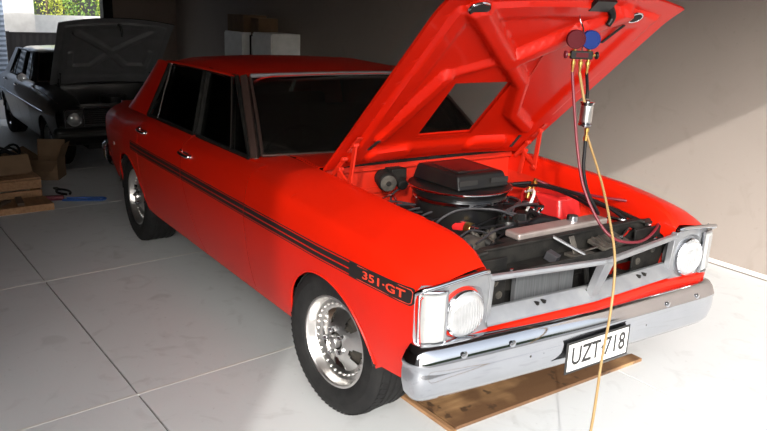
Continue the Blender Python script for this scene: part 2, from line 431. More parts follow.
# greenhouse corner lines
AP0, AP1 = V(-.845, .765, .968), V(-1.30, .625, 1.318)     # windscreen pillar, base and top (y mirrored)
def side_pt(x, t):
    """point on the side-glass plane: t 0 belt, 1 roof rail"""
    return V(x, lerp(.784, .650, t), lerp(.955, 1.318, t))
ZR = [(-2.86, 1.28), (-2.7, 1.32), (-2.4, 1.36), (-2.0, 1.378), (-1.6, 1.368), (-1.4, 1.352), (-1.27, 1.335)]
def roof_rows():
    rows = []
    for i in range(25):
        f = i/24; row = []
        for j in range(25):
            t = -1+2*j/24; a = abs(t)
            x = lerp(-2.86, -1.27, f)+lerp(.05, -.06, f)*0
            x += (.055*(1-t*t) if f > .5 else 0)*((f-.5)*2)**2 - (.05*(1-t*t))*max(0, 1-f*3)
            y = .655*(t if a < .8 else (a-(a-.8)*.10)*(1 if t > 0 else -1))
            z = interp(ZR, x)-.022*t*t-.045*max(0, (a-.72)/.28)**2.2
            row.append((x, y, z))
        rows.append(row)
    return rows

def wheel(root, x, y, s, r, rim_m, detail=True, steer=0):
    """s = outward side; local axis +Y outward before placing"""
    rim = MB(); ax = V(0, 1, 0); O0 = V(0, 0, 0)
    # barrel and polished lip
    rim.lathe([(.205, .098), (.203, .104), (.196, .104), (.190, .096), (.186, .066), (.181, .060), (.168, .059), (.160, .064), (.150, .060)], O0, ax, 48, caps=False)
    rim.lathe([(.205, .098), (.196, .08), (.186, .03), (.186, -.09), (.205, -.10)], O0, ax, 40, caps=False)
    if detail:
        # centre disc with five trapezoid windows
        n = 60; k0 = len(rim.v); rings = [(.150, .060), (.140, .054), (.118, .062), (.095, .073), (.080, .078), (.060, .084), (.040, .086)]
        rows = [[(rr*sin(2*pi*j/n), h, rr*cos(2*pi*j/n)) for j in range(n+1)] for rr, h in rings]
        def sk(i, j):
            q = j % 12
            return (i in (1, 2) and 3 <= q < 8) or (i == 3 and 4 <= q < 7)
        rim.grid(rows, skip=sk)
    else:
        rim.lathe([(.15, .06), (.13, .04), (.09, .05), (.06, .062), (.055, .078), (.0, .084)], O0, ax, 32)
    rot = Matrix.Rotation(steer, 3, 'Z') @ (Matrix.Rotation(pi, 3, 'Z') if s < 0 else Matrix.Identity(3))
    def put(mb, nm, mt, par, **k):
        o = mb.build(nm, mt, par, **k); return o
    w = put(rim, 'wheel', rim_m, root, sol=.0035 if detail else 0)
    w.location = (x, y, r); w.rotation_euler = rot.to_euler()
    ty = MB(); tr = r
    prof = [(.200, -.10), (.206, -.112), (.245, -.122), (.29, -.118), (tr-.012, -.104), (tr-.002, -.088)]
    for g in (-.060, -.022, .022, .060):
        prof += [(tr, g-.007), (tr-.007, g-.005), (tr-.007, g+.005), (tr, g+.007)]
    prof += [(tr-.002, .088), (tr-.012, .104), (.29, .118), (.27, .1215), (.266, .120), (.245, .122), (.215, .115), (.205, .106), (.198, .098)]
    if detail:
        k = 96; ty.lathe(prof, O0, ax, k, caps=False)
        # tread blocks cut by shallow cross grooves
        for j in range(72):
            a = 2*pi*j/72
            for side in (-1, 1):
                p0 = V((tr+.001)*sin(a), side*.066, (tr+.001)*cos(a)); a2 = a+.03
                p1 = V((tr-.005)*sin(a2), side*.100, (tr-.005)*cos(a2))
                ty.bar(p0, p1, .016, .004, side=V(sin(a), 0, cos(a)))
    else: ty.lathe(prof, O0, ax, 48, caps=False)
    put(ty, 'tyre', M['rubber'], w, angle=30)
    dr = MB().lathe([(.12, .0), (.13, .005), (.13, .02), (.06, .025), (.06, .05), (.001, .05)], O0, ax, 32)
    put(dr, 'brake_drum', M['grime'], w)
    if detail:
        c = MB().lathe([(.030, .084), (.030, .108), (.026, .114), (.018, .116), (.018, .112), (.001, .112)], O0, ax, 28); put(c, 'centre_cap', M['bright'], w)
        for q in range(5):
            a = 2*pi*q/5+.3
            b = V(.054*sin(a), .082, .054*cos(a))
            put(MB().lathe([(.0125, 0), (.0125, .026), (.009, .033), (.001, .035)], b, ax, 6), 'wheel_nut', M['chrome'], w, angle=25)
        rv = MB()
        for q in range(32):
            a = 2*pi*q/32; b = V(.158*sin(a), .062, .158*cos(a))
            rv.lathe([(.0062, 0), (.0062, .006), (.004, .010), (.001, .0105)], b, ax, 8)
        put(rv, 'rivet_ring', M['bright'], w)
        put(MB().cyl((-.172, .055, -.02), (-.166, .088, -.018), .004, .003, 8), 'valve_stem', M['rubber'], w)
    return w

def hood_fn(ang, hx=-.42, hz=.985):
    dv = V(cos(ang), 0, sin(ang)); nn = V(-sin(ang), 0, cos(ang)); o = V(hx, 0, hz)
    return lambda a, y, off=0: o+dv*a+V(0, y, 0)+nn*off, dv, nn
def segd(p, a, b):
    d = (b[0]-a[0], b[1]-a[1]); l = d[0]**2+d[1]**2
    t = max(0, min(1, ((p[0]-a[0])*d[0]+(p[1]-a[1])*d[1])/l))
    return sqrt((p[0]-a[0]-t*d[0])**2+(p[1]-a[1]-t*d[1])**2)
def sst(e0, e1, x):
    t = max(0, min(1, (x-e0)/(e1-e0))); return t*t*(3-2*t)

def make_hood(root, ang, skin_m, under_m, hole, ribs, wide=1.0):
    P, dv, nn = hood_fn(ang)
    wid = lambda a: lerp(.632, .655, a/1.2)*wide
    amax = lambda y: 1.245-.062*(abs(y)/.65)**1.6
    A0, A1 = .21, .635
    yl = lambda a: lerp(-.217, -.256, (a-A0)/(A1-A0)); yr = lambda a: lerp(.125, .080, (a-A0)/(A1-A0))
    nA = [14, 30, 44]; nY = [42, 26, 50]
    us = [lerp(0, A0, i/nA[0]) for i in range(nA[0])]+[lerp(A0, A1, i/nA[1]) for i in range(nA[1])]+[('f', i/nA[2]) for i in range(nA[2]+1)]
    def rows(off):
        out = []
        for u in us:
            row = []
            for seg in range(3):
                n = nY[seg]
                for i in range(n+(seg == 2)):
                    t = i/n
                    def at(a):
                        W = wid(a); e = [-W, yl(a), yr(a), W]; return lerp(e[seg], e[seg+1], t)
                    if isinstance(u, tuple):
                        y = at(lerp(A1, 1.2, u[1])); a = lerp(A1, amax(y), u[1])
                    else: a = u; y = at(a)
                    row.append(P(a, y, off(a, y)))
            out.append(row)
        return out
    crown = lambda a, y: .018-.030*(abs(y)/.65)**3-.02*sst(1.05, 1.25, a)
    def under(a, y):
        d = min(wid(min(a, 1.2))-abs(y), a+.02, amax(y)-a)
        h = crown(a, y)-.012                                   # flange
        fr = sst(.078, .094, d)*.022                           # inner pan stands off the skin
        h -= fr
        r = 0
        for p, q, wd, ht in ribs:
            r = max(r, ht*(1-sst(wd*.34, wd*.56, segd((a, y), p, q))))
        # ring of the pan itself is a raised channel, its field is sunk back
        field = sst(.15, .20, d)*.014
        h += field*(1 if r < .004 else max(0, 1-r/.02)); h -= r
        return h
    inhole = (lambda i, j: hole and nA[0] <= i < nA[0]+nA[1] and nY[0] <= j < nY[0]+nY[1])
    sk = MB(); ru, rl = rows(crown), rows(lambda a, y: crown(a, y)-.010)
    sk.grid(ru, skip=inhole); sk.grid(rl, skip=inhole)
    N = sum(nY)+1; n1 = len(us); k = n1*N
    def rim(path):
        for p, q in zip(path, path[1:]): sk.f.append([p, q, k+q, k+p]); sk.m.append(0)
    rim([j for j in range(N)]); rim([(n1-1)*N+j for j in range(N)]); rim([i*N for i in range(n1)]); rim([i*N+N-1 for i in range(n1)])
    if hole:
        i0, i1, j0, j1 = nA[0], nA[0]+nA[1], nY[0], nY[0]+nY[1]
        rim([i0*N+j for j in range(j0, j1+1)]); rim([i1*N+j for j in range(j0, j1+1)]); rim([i*N+j0 for i in range(i0, i1+1)]); rim([i*N+j1 for i in range(i0, i1+1)])
    hood = sk.build('hood', skin_m, root, angle=40)
    un = MB().grid(rows(under), skip=inhole)
    inner = un.build('inner_frame', under_m, hood, angle=50, sol=.002)
    return hood, P, nn, under

def make_sedan(root, paint, rim_m, hood_ang, hood_m, under_m, hole, ribs, detail):
    for s in (-1, 1):
        k = dict(sol=.0016, soff=0, angle=32)
        wing = MB().grid(panel(sec_wing, -.71, .66, s, 34)).build('front_wing', paint, root, **k)
        fd = MB().grid(panel(sec_door, -1.56, -.71, s, 26, left=bshift)).build('front_door', paint, root, **k)
        rd = MB().grid(panel(sec_door, -2.45, -1.56, s, 26, right=bshift)).build('rear_door', paint, root, **k)
        qp = MB().grid(panel(sec_quarter, -3.86, -2.45, s, 30)).build('rear_quarter', paint, root, **k)
        for xc, zc, r in ARCH:
            a = MB(); arch_tube(a, xc, zc, r, s); a.build('arch_lip', paint, wing if xc > -1 else qp)
            wl = MB()       # inner wheel well
            rows = []
            for i in range(17):
                th = pi*i/16; rows.append([(xc+(r+.001)*cos(th), s*y, max(interp(ZB, xc+(r+.001)*cos(th))+.012, zc+(r+.001)*sin(th))) for y in (.50, .60, .70, yside(xc, zc+.33)-.045)])
            wl.grid(rows).grid([[(xc+(r+.001)*q*cos(pi*i/16), s*.50, zc+(r+.001)*q*sin(pi*i/16)) for q in (0, 1)] for i in range(17)])
            wl.build('wheel_well', M['void'], root, sol=.003)
        # door handles
        for d, x, z in ((fd, -1.545, .862), (rd, -2.36, .872)):
            y = yside(x, z)
            h = MB().tube([(x-.075, s*(y-.003), z+.004), (x-.06, s*(y+.022), z+.006), (x, s*(y+.028), z+.004), (x+.06, s*(y+.022), z), (x+.072, s*(y-.002), z)], .0085, 10, smooth=4)
            h.lathe([(.014, 0), (.013, .012), (.001, .014)], (x+.075, s*(y-.004), z-.001), (0, s, 0), 14)
            h.lathe([(.016, 0), (.014, .008), (.001, .01)], (x-.08, s*(y-.004), z+.004), (0, s, 0), 14)
            h.build('door_handle', M['chrome'], d)
            MB().prism([(x-.045, s*(y+.0005), z-.013), (x+.045, s*(y+.0005), z-.013), (x+.045, s*(y-.002), z+.013), (x-.045, s*(y-.002), z+.013)], (0, s*.001, 0)).build('handle_recess', M['decal'], d)
        # side glass, frames
        def quad(xa0, xa1, xb0, xb1, inset=.0):
            # corners along belt xa0..xa1 (rear, front) and rail xb0..xb1
            return [side_pt(xa0, 0)+V(0, -inset, 0), side_pt(xa1, 0)+V(0, -inset, 0), side_pt(xb1, 1)+V(0, -inset, 0), side_pt(xb0, 1)+V(0, -inset, 0)]
        def mir(p): return V(p.x, s*p.y, p.z)
        for d, q in ((fd, quad(-1.60, -1.12, -1.75, -1.40, .012)), (rd, quad(-2.32, -1.68, -2.38, -1.83, .012))):
            MB().prism([mir(p) for p in q], (0, -s*.004, 0)).build('door_glass', M['glass'], d)
        vq = [side_pt(-1.10, 0), side_pt(-.90, 0), side_pt(-1.345, .97), side_pt(-1.38, .98)]
        MB().prism([mir(p+V(0, -.012, 0)) for p in vq], (0, -s*.004, 0)).build('quarter_light', M['glass'], fd)
        vp = [side_pt(-2.50, 0), side_pt(-2.33, 0), side_pt(-2.39, .97), side_pt(-2.41, .96)]
        MB().prism([mir(p+V(0, -.012, 0)) for p in vp], (0, -s*.004, 0)).build('rear_quarter_light', M['glass'], rd)
        fr = MB(); o = V(0, s, 0)
        for a, b in ((side_pt(-.885, 0), side_pt(-1.345, 1)), (side_pt(-1.345, 1), side_pt(-1.765, 1)), (side_pt(-1.765, 1), side_pt(-1.615, 0)), (side_pt(-.885, .0), side_pt(-1.615, 0))):
            fr.bar(mir(a), mir(b), .020, .022, side=o)
        fr.build('window_frame', M['satin'], fd, bevel=.003)
        MB().tube([mir(side_pt(-1.11, .0)+V(0, .004, 0)), mir(side_pt(-1.245, .5)+V(0, .004, 0)), mir(side_pt(-1.39, .99)+V(0, .004, 0))], .009, 8, smooth=4).build('quarter_light_bar', M['chrome'], fd)
        fr = MB()
        for a, b in ((side_pt(-1.815, 1), side_pt(-2.41, 1)), (side_pt(-1.815, 1), side_pt(-1.665, 0)), (side_pt(-1.665, 0), side_pt(-2.53, 0)), (side_pt(-2.53, 0), side_pt(-2.42, 1))):
            fr.bar(mir(a), mir(b), .020, .022, side=o)
        fr.build('window_frame', M['satin'], rd, bevel=.003)
        MB().tube([mir(side_pt(-2.325, .0)+V(0, .004, 0)), mir(side_pt(-2.385, .98)+V(0, .004, 0))], .007, 8).build('quarter_light_bar', M['chrome'], rd)
        # pillars
        MB().bar(mir(side_pt(-1.63, -.1)+V(0, -.02, 0)), mir(side_pt(-1.79, 1)+V(0, -.02, 0)), .075, .03, side=o).build('centre_pillar', M['satin'], root, bevel=.006)
        a0, a1 = mir(AP0), mir(AP1)
        MB().bar(a0+V(-.012, 0, -.03), a1, .042, .05, side=V(.75, s*.6, .3)).build('front_pillar', M['bronze'] if detail else paint, root, bevel=.010, seg=3)
        # rear pillar: rail to belt, wrapping round to the back window
        rows = []
        for i in range(13):
            t = i/12
            xf = lerp(-2.54, -2.425, t); xr = lerp(-3.26, -2.86, t)+.02*sin(pi*t); row = []
            for j in range(10):
                f = j/9; e = sst(.45, 1, f)
                y = lerp(.784, .650, t)-.10*e*e
                row.append((lerp(xf, xr, f), s*y, lerp(.945, 1.314, t)-.035*e*t))
            rows.append(row)
        MB().grid(rows).build('rear_pillar', paint, root, sol=.012, soff=0)
        MB().tube([(-2.46, s*.660, 1.316), (-2.0, s*.663, 1.325), (-1.6, s*.663, 1.325), (-1.34, s*.652, 1.319)], .009, 8, smooth=4).build('drip_rail', paint, root)
    # roof, lining
    MB().grid(roof_rows()).build('roof', paint, root, sol=.004, soff=0, angle=60)
    MB().grid([[(x, y*.96, z-.02) for x, y, z in r] for r in roof_rows()]).build('headlining', M['trimdark'], root, sol=.004)
    # windscreen with bright surround
    def ws(t, f, off=0):       # t -1..1 across, f 0 base..1 top
        b = V(-.84+.075*(1-t*t), .738*t, .968); c = V(-1.285+.050*(1-t*t), .600*t, 1.316+.010*(1-t*t))
        p = b.lerp(c, f); return p+V(.62, 0, .78)*(off+.012*sin(pi*f))
    MB().grid([[ws(-1+2*i/20, j/10) for i in range(21)] for j in range(11)]).build('windscreen', M['screen'], root, sol=.004, soff=0)
    tr = MB()
    path = [ws(-1+2*i/20, 1, .014) for i in range(21)]
    tr.tube(path, .0115, 8, mi=1); tr.tube([ws(-1+2*i/20, 0, .006) for i in range(21)], .008, 8)  # top bar in silver, its colour giving the sky light it catches
    for t in (-1, 1): tr.tube([ws(t, j/8, .006) for j in range(9)], .008, 8)
    tr.build('windscreen_surround', [M['bronze'], M['silver']], root)
    # rear window
    def rw(t, f, off=0):
        b = V(-3.27-.06*(1-t*t), .62*t, .945); c = V(-2.86-.05*(1-t*t), .555*t, 1.274)
        return b.lerp(c, f)+V(-.62, 0, .78)*off
    MB().grid([[rw(-1+2*i/16, j/6) for i in range(17)] for j in range(7)]).build('rear_window', M['glass'], root, sol=.004)
    t2 = MB(); t2.tube([rw(-1+2*i/16, 1, .004) for i in range(17)], .009, 8); t2.tube([rw(-1+2*i/16, 0, .004) for i in range(17)], .009, 8)
    for t in (-1, 1): t2.tube([rw(t, j/6, .004) for j in range(7)], .013, 8)
    t2.build('rear_window_surround', M['chrome'], root)
    # boot, tail
    MB().grid([[(x, y*.598/.6, interp(ZQ, x)+.032+.012*(1-(y/.6)**2)-.03*sst(-3.78, -3.87, x)) for y in [-.6+1.2*j/16 for j in range(17)]] for x in [-3.30-.57*i/14 for i in range(15)]]).build('boot_lid', paint, root, sol=.004)
    tp = MB(); tp.grid([[(-3.862+.03*((z-.65)/.2)**2, y*(1-.17*sst(.76, .86, z)), z) for y in [-.73+1.46*j/12 for j in range(13)]] for z in [.44+.425*i/8 for i in range(9)]])
    tail = tp.build('tail_panel', paint, root, sol=.004)
    for s in (-1, 1):
        MB().box((-3.868, s*.48, .70), (.03, .34, .10)).build('tail_lamp', M['red_plastic'], root, bevel=.012)
        MB().lathe([(.014, 0), (.012, .008), (.001, .011)], (-3.17, s*(yside(-3.17, .66)-.002), .66), (0, s, 0), 12).build('side_reflector', M['white_lens'], root)
    def bumper_sweep(path, prof):
        """path: (x, y) plan points with outward dirs; prof: (out, z)"""
        rows = []
        for i, (x, y) in enumerate(path):
            a = path[max(0, i-1)]; b = path[min(len(path)-1, i+1)]
            t = V(b[0]-a[0], b[1]-a[1], 0).normalized(); n = V(t.y, -t.x, 0)
            rows.append([(x+n.x*o, y+n.y*o, z) for o, z in prof])
        return rows
    rp = [(-3.66, .792), (-3.76, .785), (-3.86, .745), (-3.91, .62), (-3.93, .3), (-3.93, 0), (-3.93, -.3), (-3.91, -.62), (-3.86, -.745), (-3.76, -.785), (-3.66, -.792)]
    rp = [(p.x, p.y) for p in smooth_pts([(a, b, 0) for a, b in rp], 4)]
    prof = [(-.045, .575), (-.01, .572), (.012, .55), (.018, .52), (.010, .495), (.012, .47), (.002, .43), (-.02, .40), (-.045, .39)]
    MB().grid(bumper_sweep(rp[::-1], [(-a, z) for a, z in prof])).build('rear_bumper', M['chrome'], root, sol=.004)
    # floor pan, cabin tub, firewall
    MB().box((-1.9, 0, .33), (2.8, 1.56, .10)).box((-3.2, 0, .42), (1.2, 1.2, .12)).box((-.2, 0, .30), (1.5, .95, .06)).build('floor_pan', M['void'], root)
    MB().box((-2.62, 0, .62), (.06, 1.5, .58)).build('rear_bulkhead', M['trimdark'], root)
    MB().box((-3.0, 0, .93), (.62, 1.22, .02)).build('parcel_shelf', M['trimdark'], root, bevel=.006)
    fwl = MB().box((-.475, 0, .70), (.02, 1.46, .50)).build('firewall', M['bay_red'] if detail else paint, root)
    # cowl: top panel in front of the screen, with the corners behind the wings
    cw = MB(); yy = [-.60+1.2*j/20 for j in range(21)]
    cw.grid([[(lerp(-.50, -.845+.075*(1-(y/.735)**2), i/8), y, interp([(-.86, .968), (-.70, .978), (-.50, .966)], lerp(-.50, -.845, i/8))) for y in yy] for i in range(9)])
    for s in (-1, 1):
        top = [(y, z) for y, z in samp(sec_wing(-.712)) if y < .862 and z > .90 and y >= .602]
        cw.grid([[(lerp(-.7075, -.875, i/4), s*y, lerp(z, max(z, .962) if y < .79 else z, i/4)-(.002 if y < .79 else .006)) for y, z in top] for i in range(5)])
        cw.grid([[(lerp(-.50, -.714, i/3), s*y, interp([(-.86, .968), (-.70, .978), (-.50, .966)], lerp(-.50, -.714, i/3))-.004) for y in (.60, .615)] for i in range(4)])
    cw.build('cowl_panel', paint, root, sol=.004, soff=0)
    MB().box((-.97, 0, .90), (.24, 1.42, .10), rot=(0, R(-6), 0)).box((-1.04, 0, .80), (.14, 1.40, .16)).build('dashboard', M['trimdark'], root, bevel=.03, seg=3)
    # seats
    def seat(x, y, w):
        mb = MB().box((x, y, .55), (.52, w, .16)).box((x-.29, y, .82), (.13, w, .50), rot=(0, R(-14), 0))
        return mb.build('seat', M['trimdark'], root, bevel=.04, seg=3)
    seat(-1.62, -.36, .54); seat(-1.62, .36, .54); seat(-2.32, 0, 1.30)
    # steering wheel
    st = thing_part = MB(); c = V(-1.20, -.37, .90); n = V(-.88, 0, .48).normalized(); u = V(0, 1, 0); w = n.cross(u)
    st.tube([c+(u*cos(2*pi*i/36)+w*sin(2*pi*i/36))*.185 for i in range(36)], .012, 8, closed=True)
    for a in (R(200), R(340), R(90)): st.bar(c, c+(u*cos(a)+w*sin(a))*.18, .022, .006, side=n)
    st.cyl(c-n*.15, c+n*.02, .03, .045, 16)
    st.build('steering_wheel', M['black'], root)
    if detail:
        MB().lathe([(.035, 0), (.03, .01), (.001, .012)], c+n*.02, n, 20).build('horn_button', M['chrome'], root)
    # wheels
    for x, st_ in ((0.005, R(7)), (-2.79, 0)):
        for s in (-1, 1): wheel(root, x, s*.714, s, .325, rim_m, detail and s < 0, st_ if s < 0 else st_)
    # radiator support and inner aprons
    apr = M['bay_red'] if detail else paint
    for s in (-1, 1):
        MB().grid([[(lerp(-.47, .60, i/12), s*(.604-.0+(.02*sin(pi*j/6) if 0 < j < 6 else 0)*0-(.06*sst(.72, .50, lerp(.50, interp(ZI, lerp(-.47, .60, i/12))-.10, j/6)))), lerp(.50, interp(ZI, lerp(-.47, .60, i/12))-.10, j/6)) for j in range(7)] for i in range(13)]).build('inner_apron', apr, root, sol=.004)
    hood, P, nn, under = make_hood(root, hood_ang, hood_m, under_m, hole, ribs, 1.0 if detail else 1.07)
    # hinges
    for s in (-1, 1):
        h = MB(); q = P(.235, s*.578, -.034)
        h.bar(V(-.255, s*.588, .90), q, .010, .026, side=(1, 0, 0)); h.bar(V(-.40, s*.585, .95), P(.12, s*.582, -.034), .010, .022, side=(1, 0, 0))
        h.bar(V(-.36, s*.59, .86), V(-.33, s*.588, 1.0), .010, .026, side=(1, 0, 0)); h.bar(V(-.36, s*.588, .985), V(-.25, s*.588, .93), .010, .022, side=(1, 0, 0))
        for c in (q, V(-.255, s*.588, .915), V(-.33, s*.588, .99), P(.12, s*.582, -.034)): h.cyl(c+V(0, -.014, 0), c+V(0, .014, 0), .011, None, 12)
        h.bar(P(.17, s*.578, -.030), P(.29, s*.578, -.030), .030, .005, side=nn)
        h.build('hood_hinge', apr, root, bevel=.002)
    return hood, P, nn, under, bumper_sweep

# ------------------------------------------------------------------ red sedan
car = thing('red_sedan', 'orange-red four-door sedan with raised bonnet and black side stripes, parked in the garage foreground', 'car')
RIBS = [((.80, -.085), (1.12, -.49), .085, .026), ((.80, -.085), (1.12, .33), .085, .026), ((.80, -.085), (.655, .10), .075, .022),
        ((.655, .11), (.40, .25), .075, .022), ((.40, .25), (.27, .44), .075, .022), ((.70, -.36), (.28, -.46), .075, .020), ((.70, -.36), (.80, -.085), .05, .010),
        ((.115, -.41), (.115, -.25), .10, .016), ((.125, .19), (.125, .36), .10, .016)]
hood, HP, HN, under, sweep = make_sedan(car, M['red'], M['bright'], R(42.3), M['red'], M['red'], True, RIBS, True)
def hp(a, y, d=0): return HP(a, y, under(a, y)-d)
# slots and drain holes of the inner bonnet frame, their shaded depth given by flat patches
def slot(path, w, mt=M['void'], name='frame_slot'):
    mb = MB(); p = smooth_pts([(a, b, 0) for a, b in path], 4)
    L = [hp(q.x, q.y, .0035) for q in p]
    for i in range(len(L)-1): mb.bar(L[i], L[i+1], w, .004, side=HN)
    return mb.build(name, mt, hood)
slot([(.285, -.487), (.18, -.478)], .017); slot([(.19, .470), (.085, .482)], .017)
slot([(.85, .105), (.66, .150)], .012, M['bay_red']); slot([(1.05, .40), (.92, .39)], .016)
def oval(a, y, ra, ry, nm='frame_hole'):
    d = hp(a, y, .003); t = V(cos(R(42.3)), 0, sin(R(42.3)))
    pts = [d+t*ra*cos(2*pi*i/24)+V(0, ry*sin(2*pi*i/24), 0) for i in range(24)]
    h = MB().prism(pts, -HN*.004).build(nm, M['void'], hood)
    MB().tube(pts, .005, 6, closed=True).build('rim', M['chrome_worn'], hood)
oval(1.135, -.50, .030, .045); oval(1.108, .405, .026, .040)
for q in ((1.06, -.585), (.93, -.582), (.80, -.580), (.66, -.578), (.52, -.575), (.40, -.572)):
    d = hp(*q); MB().bar(d+V(0, -.014, .0), d+V(.006, .014, .006), .008, .006, side=HN).build('hem_dimple', M['red'], hood, bevel=.002)
# latch claw and safety spring at the leading edge
lt = MB(); lp = smooth_pts([(.400, .135, 1.742), (.425, .165, 1.758), (.432, .215, 1.742), (.430, .245, 1.707), (.425, .228, 1.672)], 6)
lt.tube(lp, lambda t: .026-.014*t, 10); lt.box(hp(1.16, .15, .012), (.06, .12, .02), rot=(0, R(-42.3), 0))
lt.build('hood_latch', M['black'], hood, bevel=.002)
sp = MB(); c0 = V(.415, .105, 1.752)
sp.tube([c0+V(.012*sin(t*.9)+0, .005*t, .014*cos(t*.9)-.008) for t in range(16)], .0032, 6, smooth=3); sp.build('latch_spring', M['chrome_worn'], hood)
# cowl seal strip behind the engine
cs = MB().bar((-.452, -.56, .978), (-.452, .56, .978), .030, .022).build('cowl_seal', M['satin'], car, bevel=.004)
for i in range(9): MB().lathe([(.006, 0), (.005, .004), (.001, .005)], (-.437, -.5+.125*i, .980), (1, 0, .2), 8).build('seal_clip', M['black'], cs)
MB().bar((-.455, -.60, .955), (-.455, .60, .955), .03, .035).build('cowl_lip', M['bay_red'], car, bevel=.006)
MB().cyl((-.72, -.37, .972), (-.72, -.37, .988), .012, .009, 12).build('washer_jet', M['black'], car)
# stripes along both flanks
def band(x0, x1, z0, z1, s, off, name, mt, par, n=40, nz=2, rnd=False):
    rows = []
    for i in range(n+1):
        x = lerp(x0, x1, i/n)
        if rnd: x = x0+(x1-x0)*(i/n)
        row = []
        for j in range(nz+1):
            zz = lerp(z0(x) if callable(z0) else z0, z1(x) if callable(z1) else z1, j/nz)
            row.append((x, s*(yside(x, zz)+off), zz))
        rows.append(row)
    return MB().grid(rows).build(name, mt, par, sol=.0006)
zt = lambda x: 0                      # stripe runs level along the body
for s in (-1, 1):
    segs = [(-2.62, -2.452), (-2.448, -1.60), (-1.59, -.712), (-.708, .25)]
    for x0, x1 in segs:
        x0b = x0+.012
        band(x0, x1, .7705, .7755, s, .0022, 'pinstripe', M['decal'], car)
        band(x0, x1, .744, .7655, s, .0022, 'stripe', M['decal'], car)
        band(x0, x1, .721, .738, s, .0022, 'stripe', M['decal'], car)
        band(x0, x1, .712, .7160, s, .0022, 'pinstripe', M['decal'], car)
    cap = lambda sg: (lambda x: .7435+sg*(.032 if x < .60 else .032-.020*((x-.60)/.03)**2))
    band(.245, .63, cap(-1), cap(1), s, .0022, 'callout_panel', M['decal'], car, 60, 4)
    # thin red keyline inside the panel
    kl = []
    zc, hh = .7435, .0262
    for x, z in [(.30, zc+hh), (.56, zc+hh), (.60, zc+hh-.001), (.612, zc+hh-.007), (.617, zc), (.612, zc-hh+.007), (.60, zc-hh+.001), (.56, zc-hh), (.30, zc-hh)]:
        kl.append((x, s*(yside(x, z)+.0032), z))
    MB().tube(kl, .0013, 5).build('keyline', M['decal_red'], car)
    vs, fs = text_mesh('351\u00b7GT', .043, .0006)
    wd = max(v.x for v in vs)-min(v.x for v in vs); kx = .245/wd
    out = []
    for v in vs:
        x = .455+v.x*kx*(1 if s < 0 else -1); z = .7435+v.y*1.0
        out.append((x, s*(yside(x, z)+.0030), z))
    MB().add(out, fs).build('lettering', M['decal_red'], car, flat=True, recalc=False, sol=.0008)
# ---- nose
XN = lambda y: .665+.090*max(0, 1-abs(y)/.60)      # upper nose line
XS = lambda y: .660+.032*max(0, 1-abs(y)/.60)      # lower sill line
for s in (-1, 1):
    br = MB()      # bright moulding along the leading edge of the wing
    br.tube([(.640, s*.866, .770), (.668, s*.855, .789), (.678, s*.80, .797), (.678, s*.70, .806), (.674, s*.60, .812), (.670, s*.565, .808)], .0095, 10, smooth=5)
    br.build('wing_nose_moulding', M['chrome_worn'], car)
    # lamp panel with a round opening, wrapped round the corner
    lpn = MB(); c = (s*.668, .668); n = 40; rows = []
    for i in range(n+1):
        a = 2*pi*i/n; dy, dz = cos(a), sin(a)
        ty = ((.862-.668) if dy*s > 0 else (.668-.545))/max(1e-6, abs(dy)); tz = ((.795-.668) if dz > 0 else (.668-.572))/max(1e-6, abs(dz)); r1 = min(ty, tz)
        row = []
        for k in range(6):
            r = lerp(.097, r1, k/5); y, z = c[0]+dy*r, c[1]+dz*r
            row.append((.662-.55*max(0, abs(y)-.80)**1.0-.0*z-.012*(k == 0), y, z))
        rows.append(row)
    lpn.grid(rows); lp_ = lpn.build('lamp_panel', M['silver'], car, sol=.004)
    MB().lathe([(.0975, -.05), (.0975, .0), (.094, .004), (.088, .002), (.086, -.05)], (.652, s*.668, .668), (1, 0, 0), 36).build('lamp_bucket', M['bay_red'] if s < 0 else M['silver'], lp_)
    hl = MB().lathe([(.060, -.10), (.088, -.02), (.090, .008), (.086, .013), (.083, .012)], (.668, s*.668, .668), (1, 0, 0), 40).build('headlight', M['chrome'], car)
    MB().lathe([(.0842, .010), (.080, .019), (.066, .028), (.045, .034), (.02, .037), (.0005, .038)], (.668, s*.668, .668), (1, 0, 0), 40).build('lens', M['reflector'], hl)
    bar = MB()
    for q in range(-5, 6):
        yy = q*.013; hgt = sqrt(max(0, .070**2-yy*yy)); pts = []
        for j in range(9):
            zz = lerp(-hgt, hgt, j/8); rr = sqrt(yy*yy+zz*zz); d = interp([(0, .038), (.02, .037), (.045, .034), (.066, .028), (.080, .019)], rr)
            pts.append((.668+d+.0004, s*.668+yy, .668+zz))
        bar.tube(pts, .0016, 4)
    bar.build('lens_rib', M['reflector'], hl)
    # corner indicator
    def ip(y, z, o): return (.668-.55*max(0, y-.80)+o+.004, s*y, z)
    ind = MB(); rows = []
    for (y0, y1, z0, z1, o) in ((.766, .846, .588, .766, 0), (.768, .844, .590, .764, .014), (.776, .836, .598, .756, .020)):
        rows.append([ip(y0, z0, o), ip(lerp(y0, y1, .5), z0, o), ip(y1, z0, o), ip(y1, z1, o), ip(lerp(y0, y1, .5), z1, o), ip(y0, z1, o), ip(y0, z0, o)])
    ind.grid(rows); k = len(ind.v)-7; ind.f.append([k+i for i in range(6)]); ind.m.append(0)
    io = ind.build('front_indicator', M['white_lens'], car)
    fr = MB(); q = [ip(.760, .580, .006), ip(.80, .580, .006), ip(.854, .580, .006), ip(.854, .774, .006), ip(.80, .774, .006), ip(.760, .774, .006)]
    fr.tube(q, .007, 8, closed=True); fr.build('indicator_frame', M['chrome_worn'], io)
    for zz in (.574, .784): MB().lathe([(.006, 0), (.005, .004), (.001, .005)], (.664, s*.745, zz), (1, 0, 0), 8).build('screw', M['chrome'], lp_)
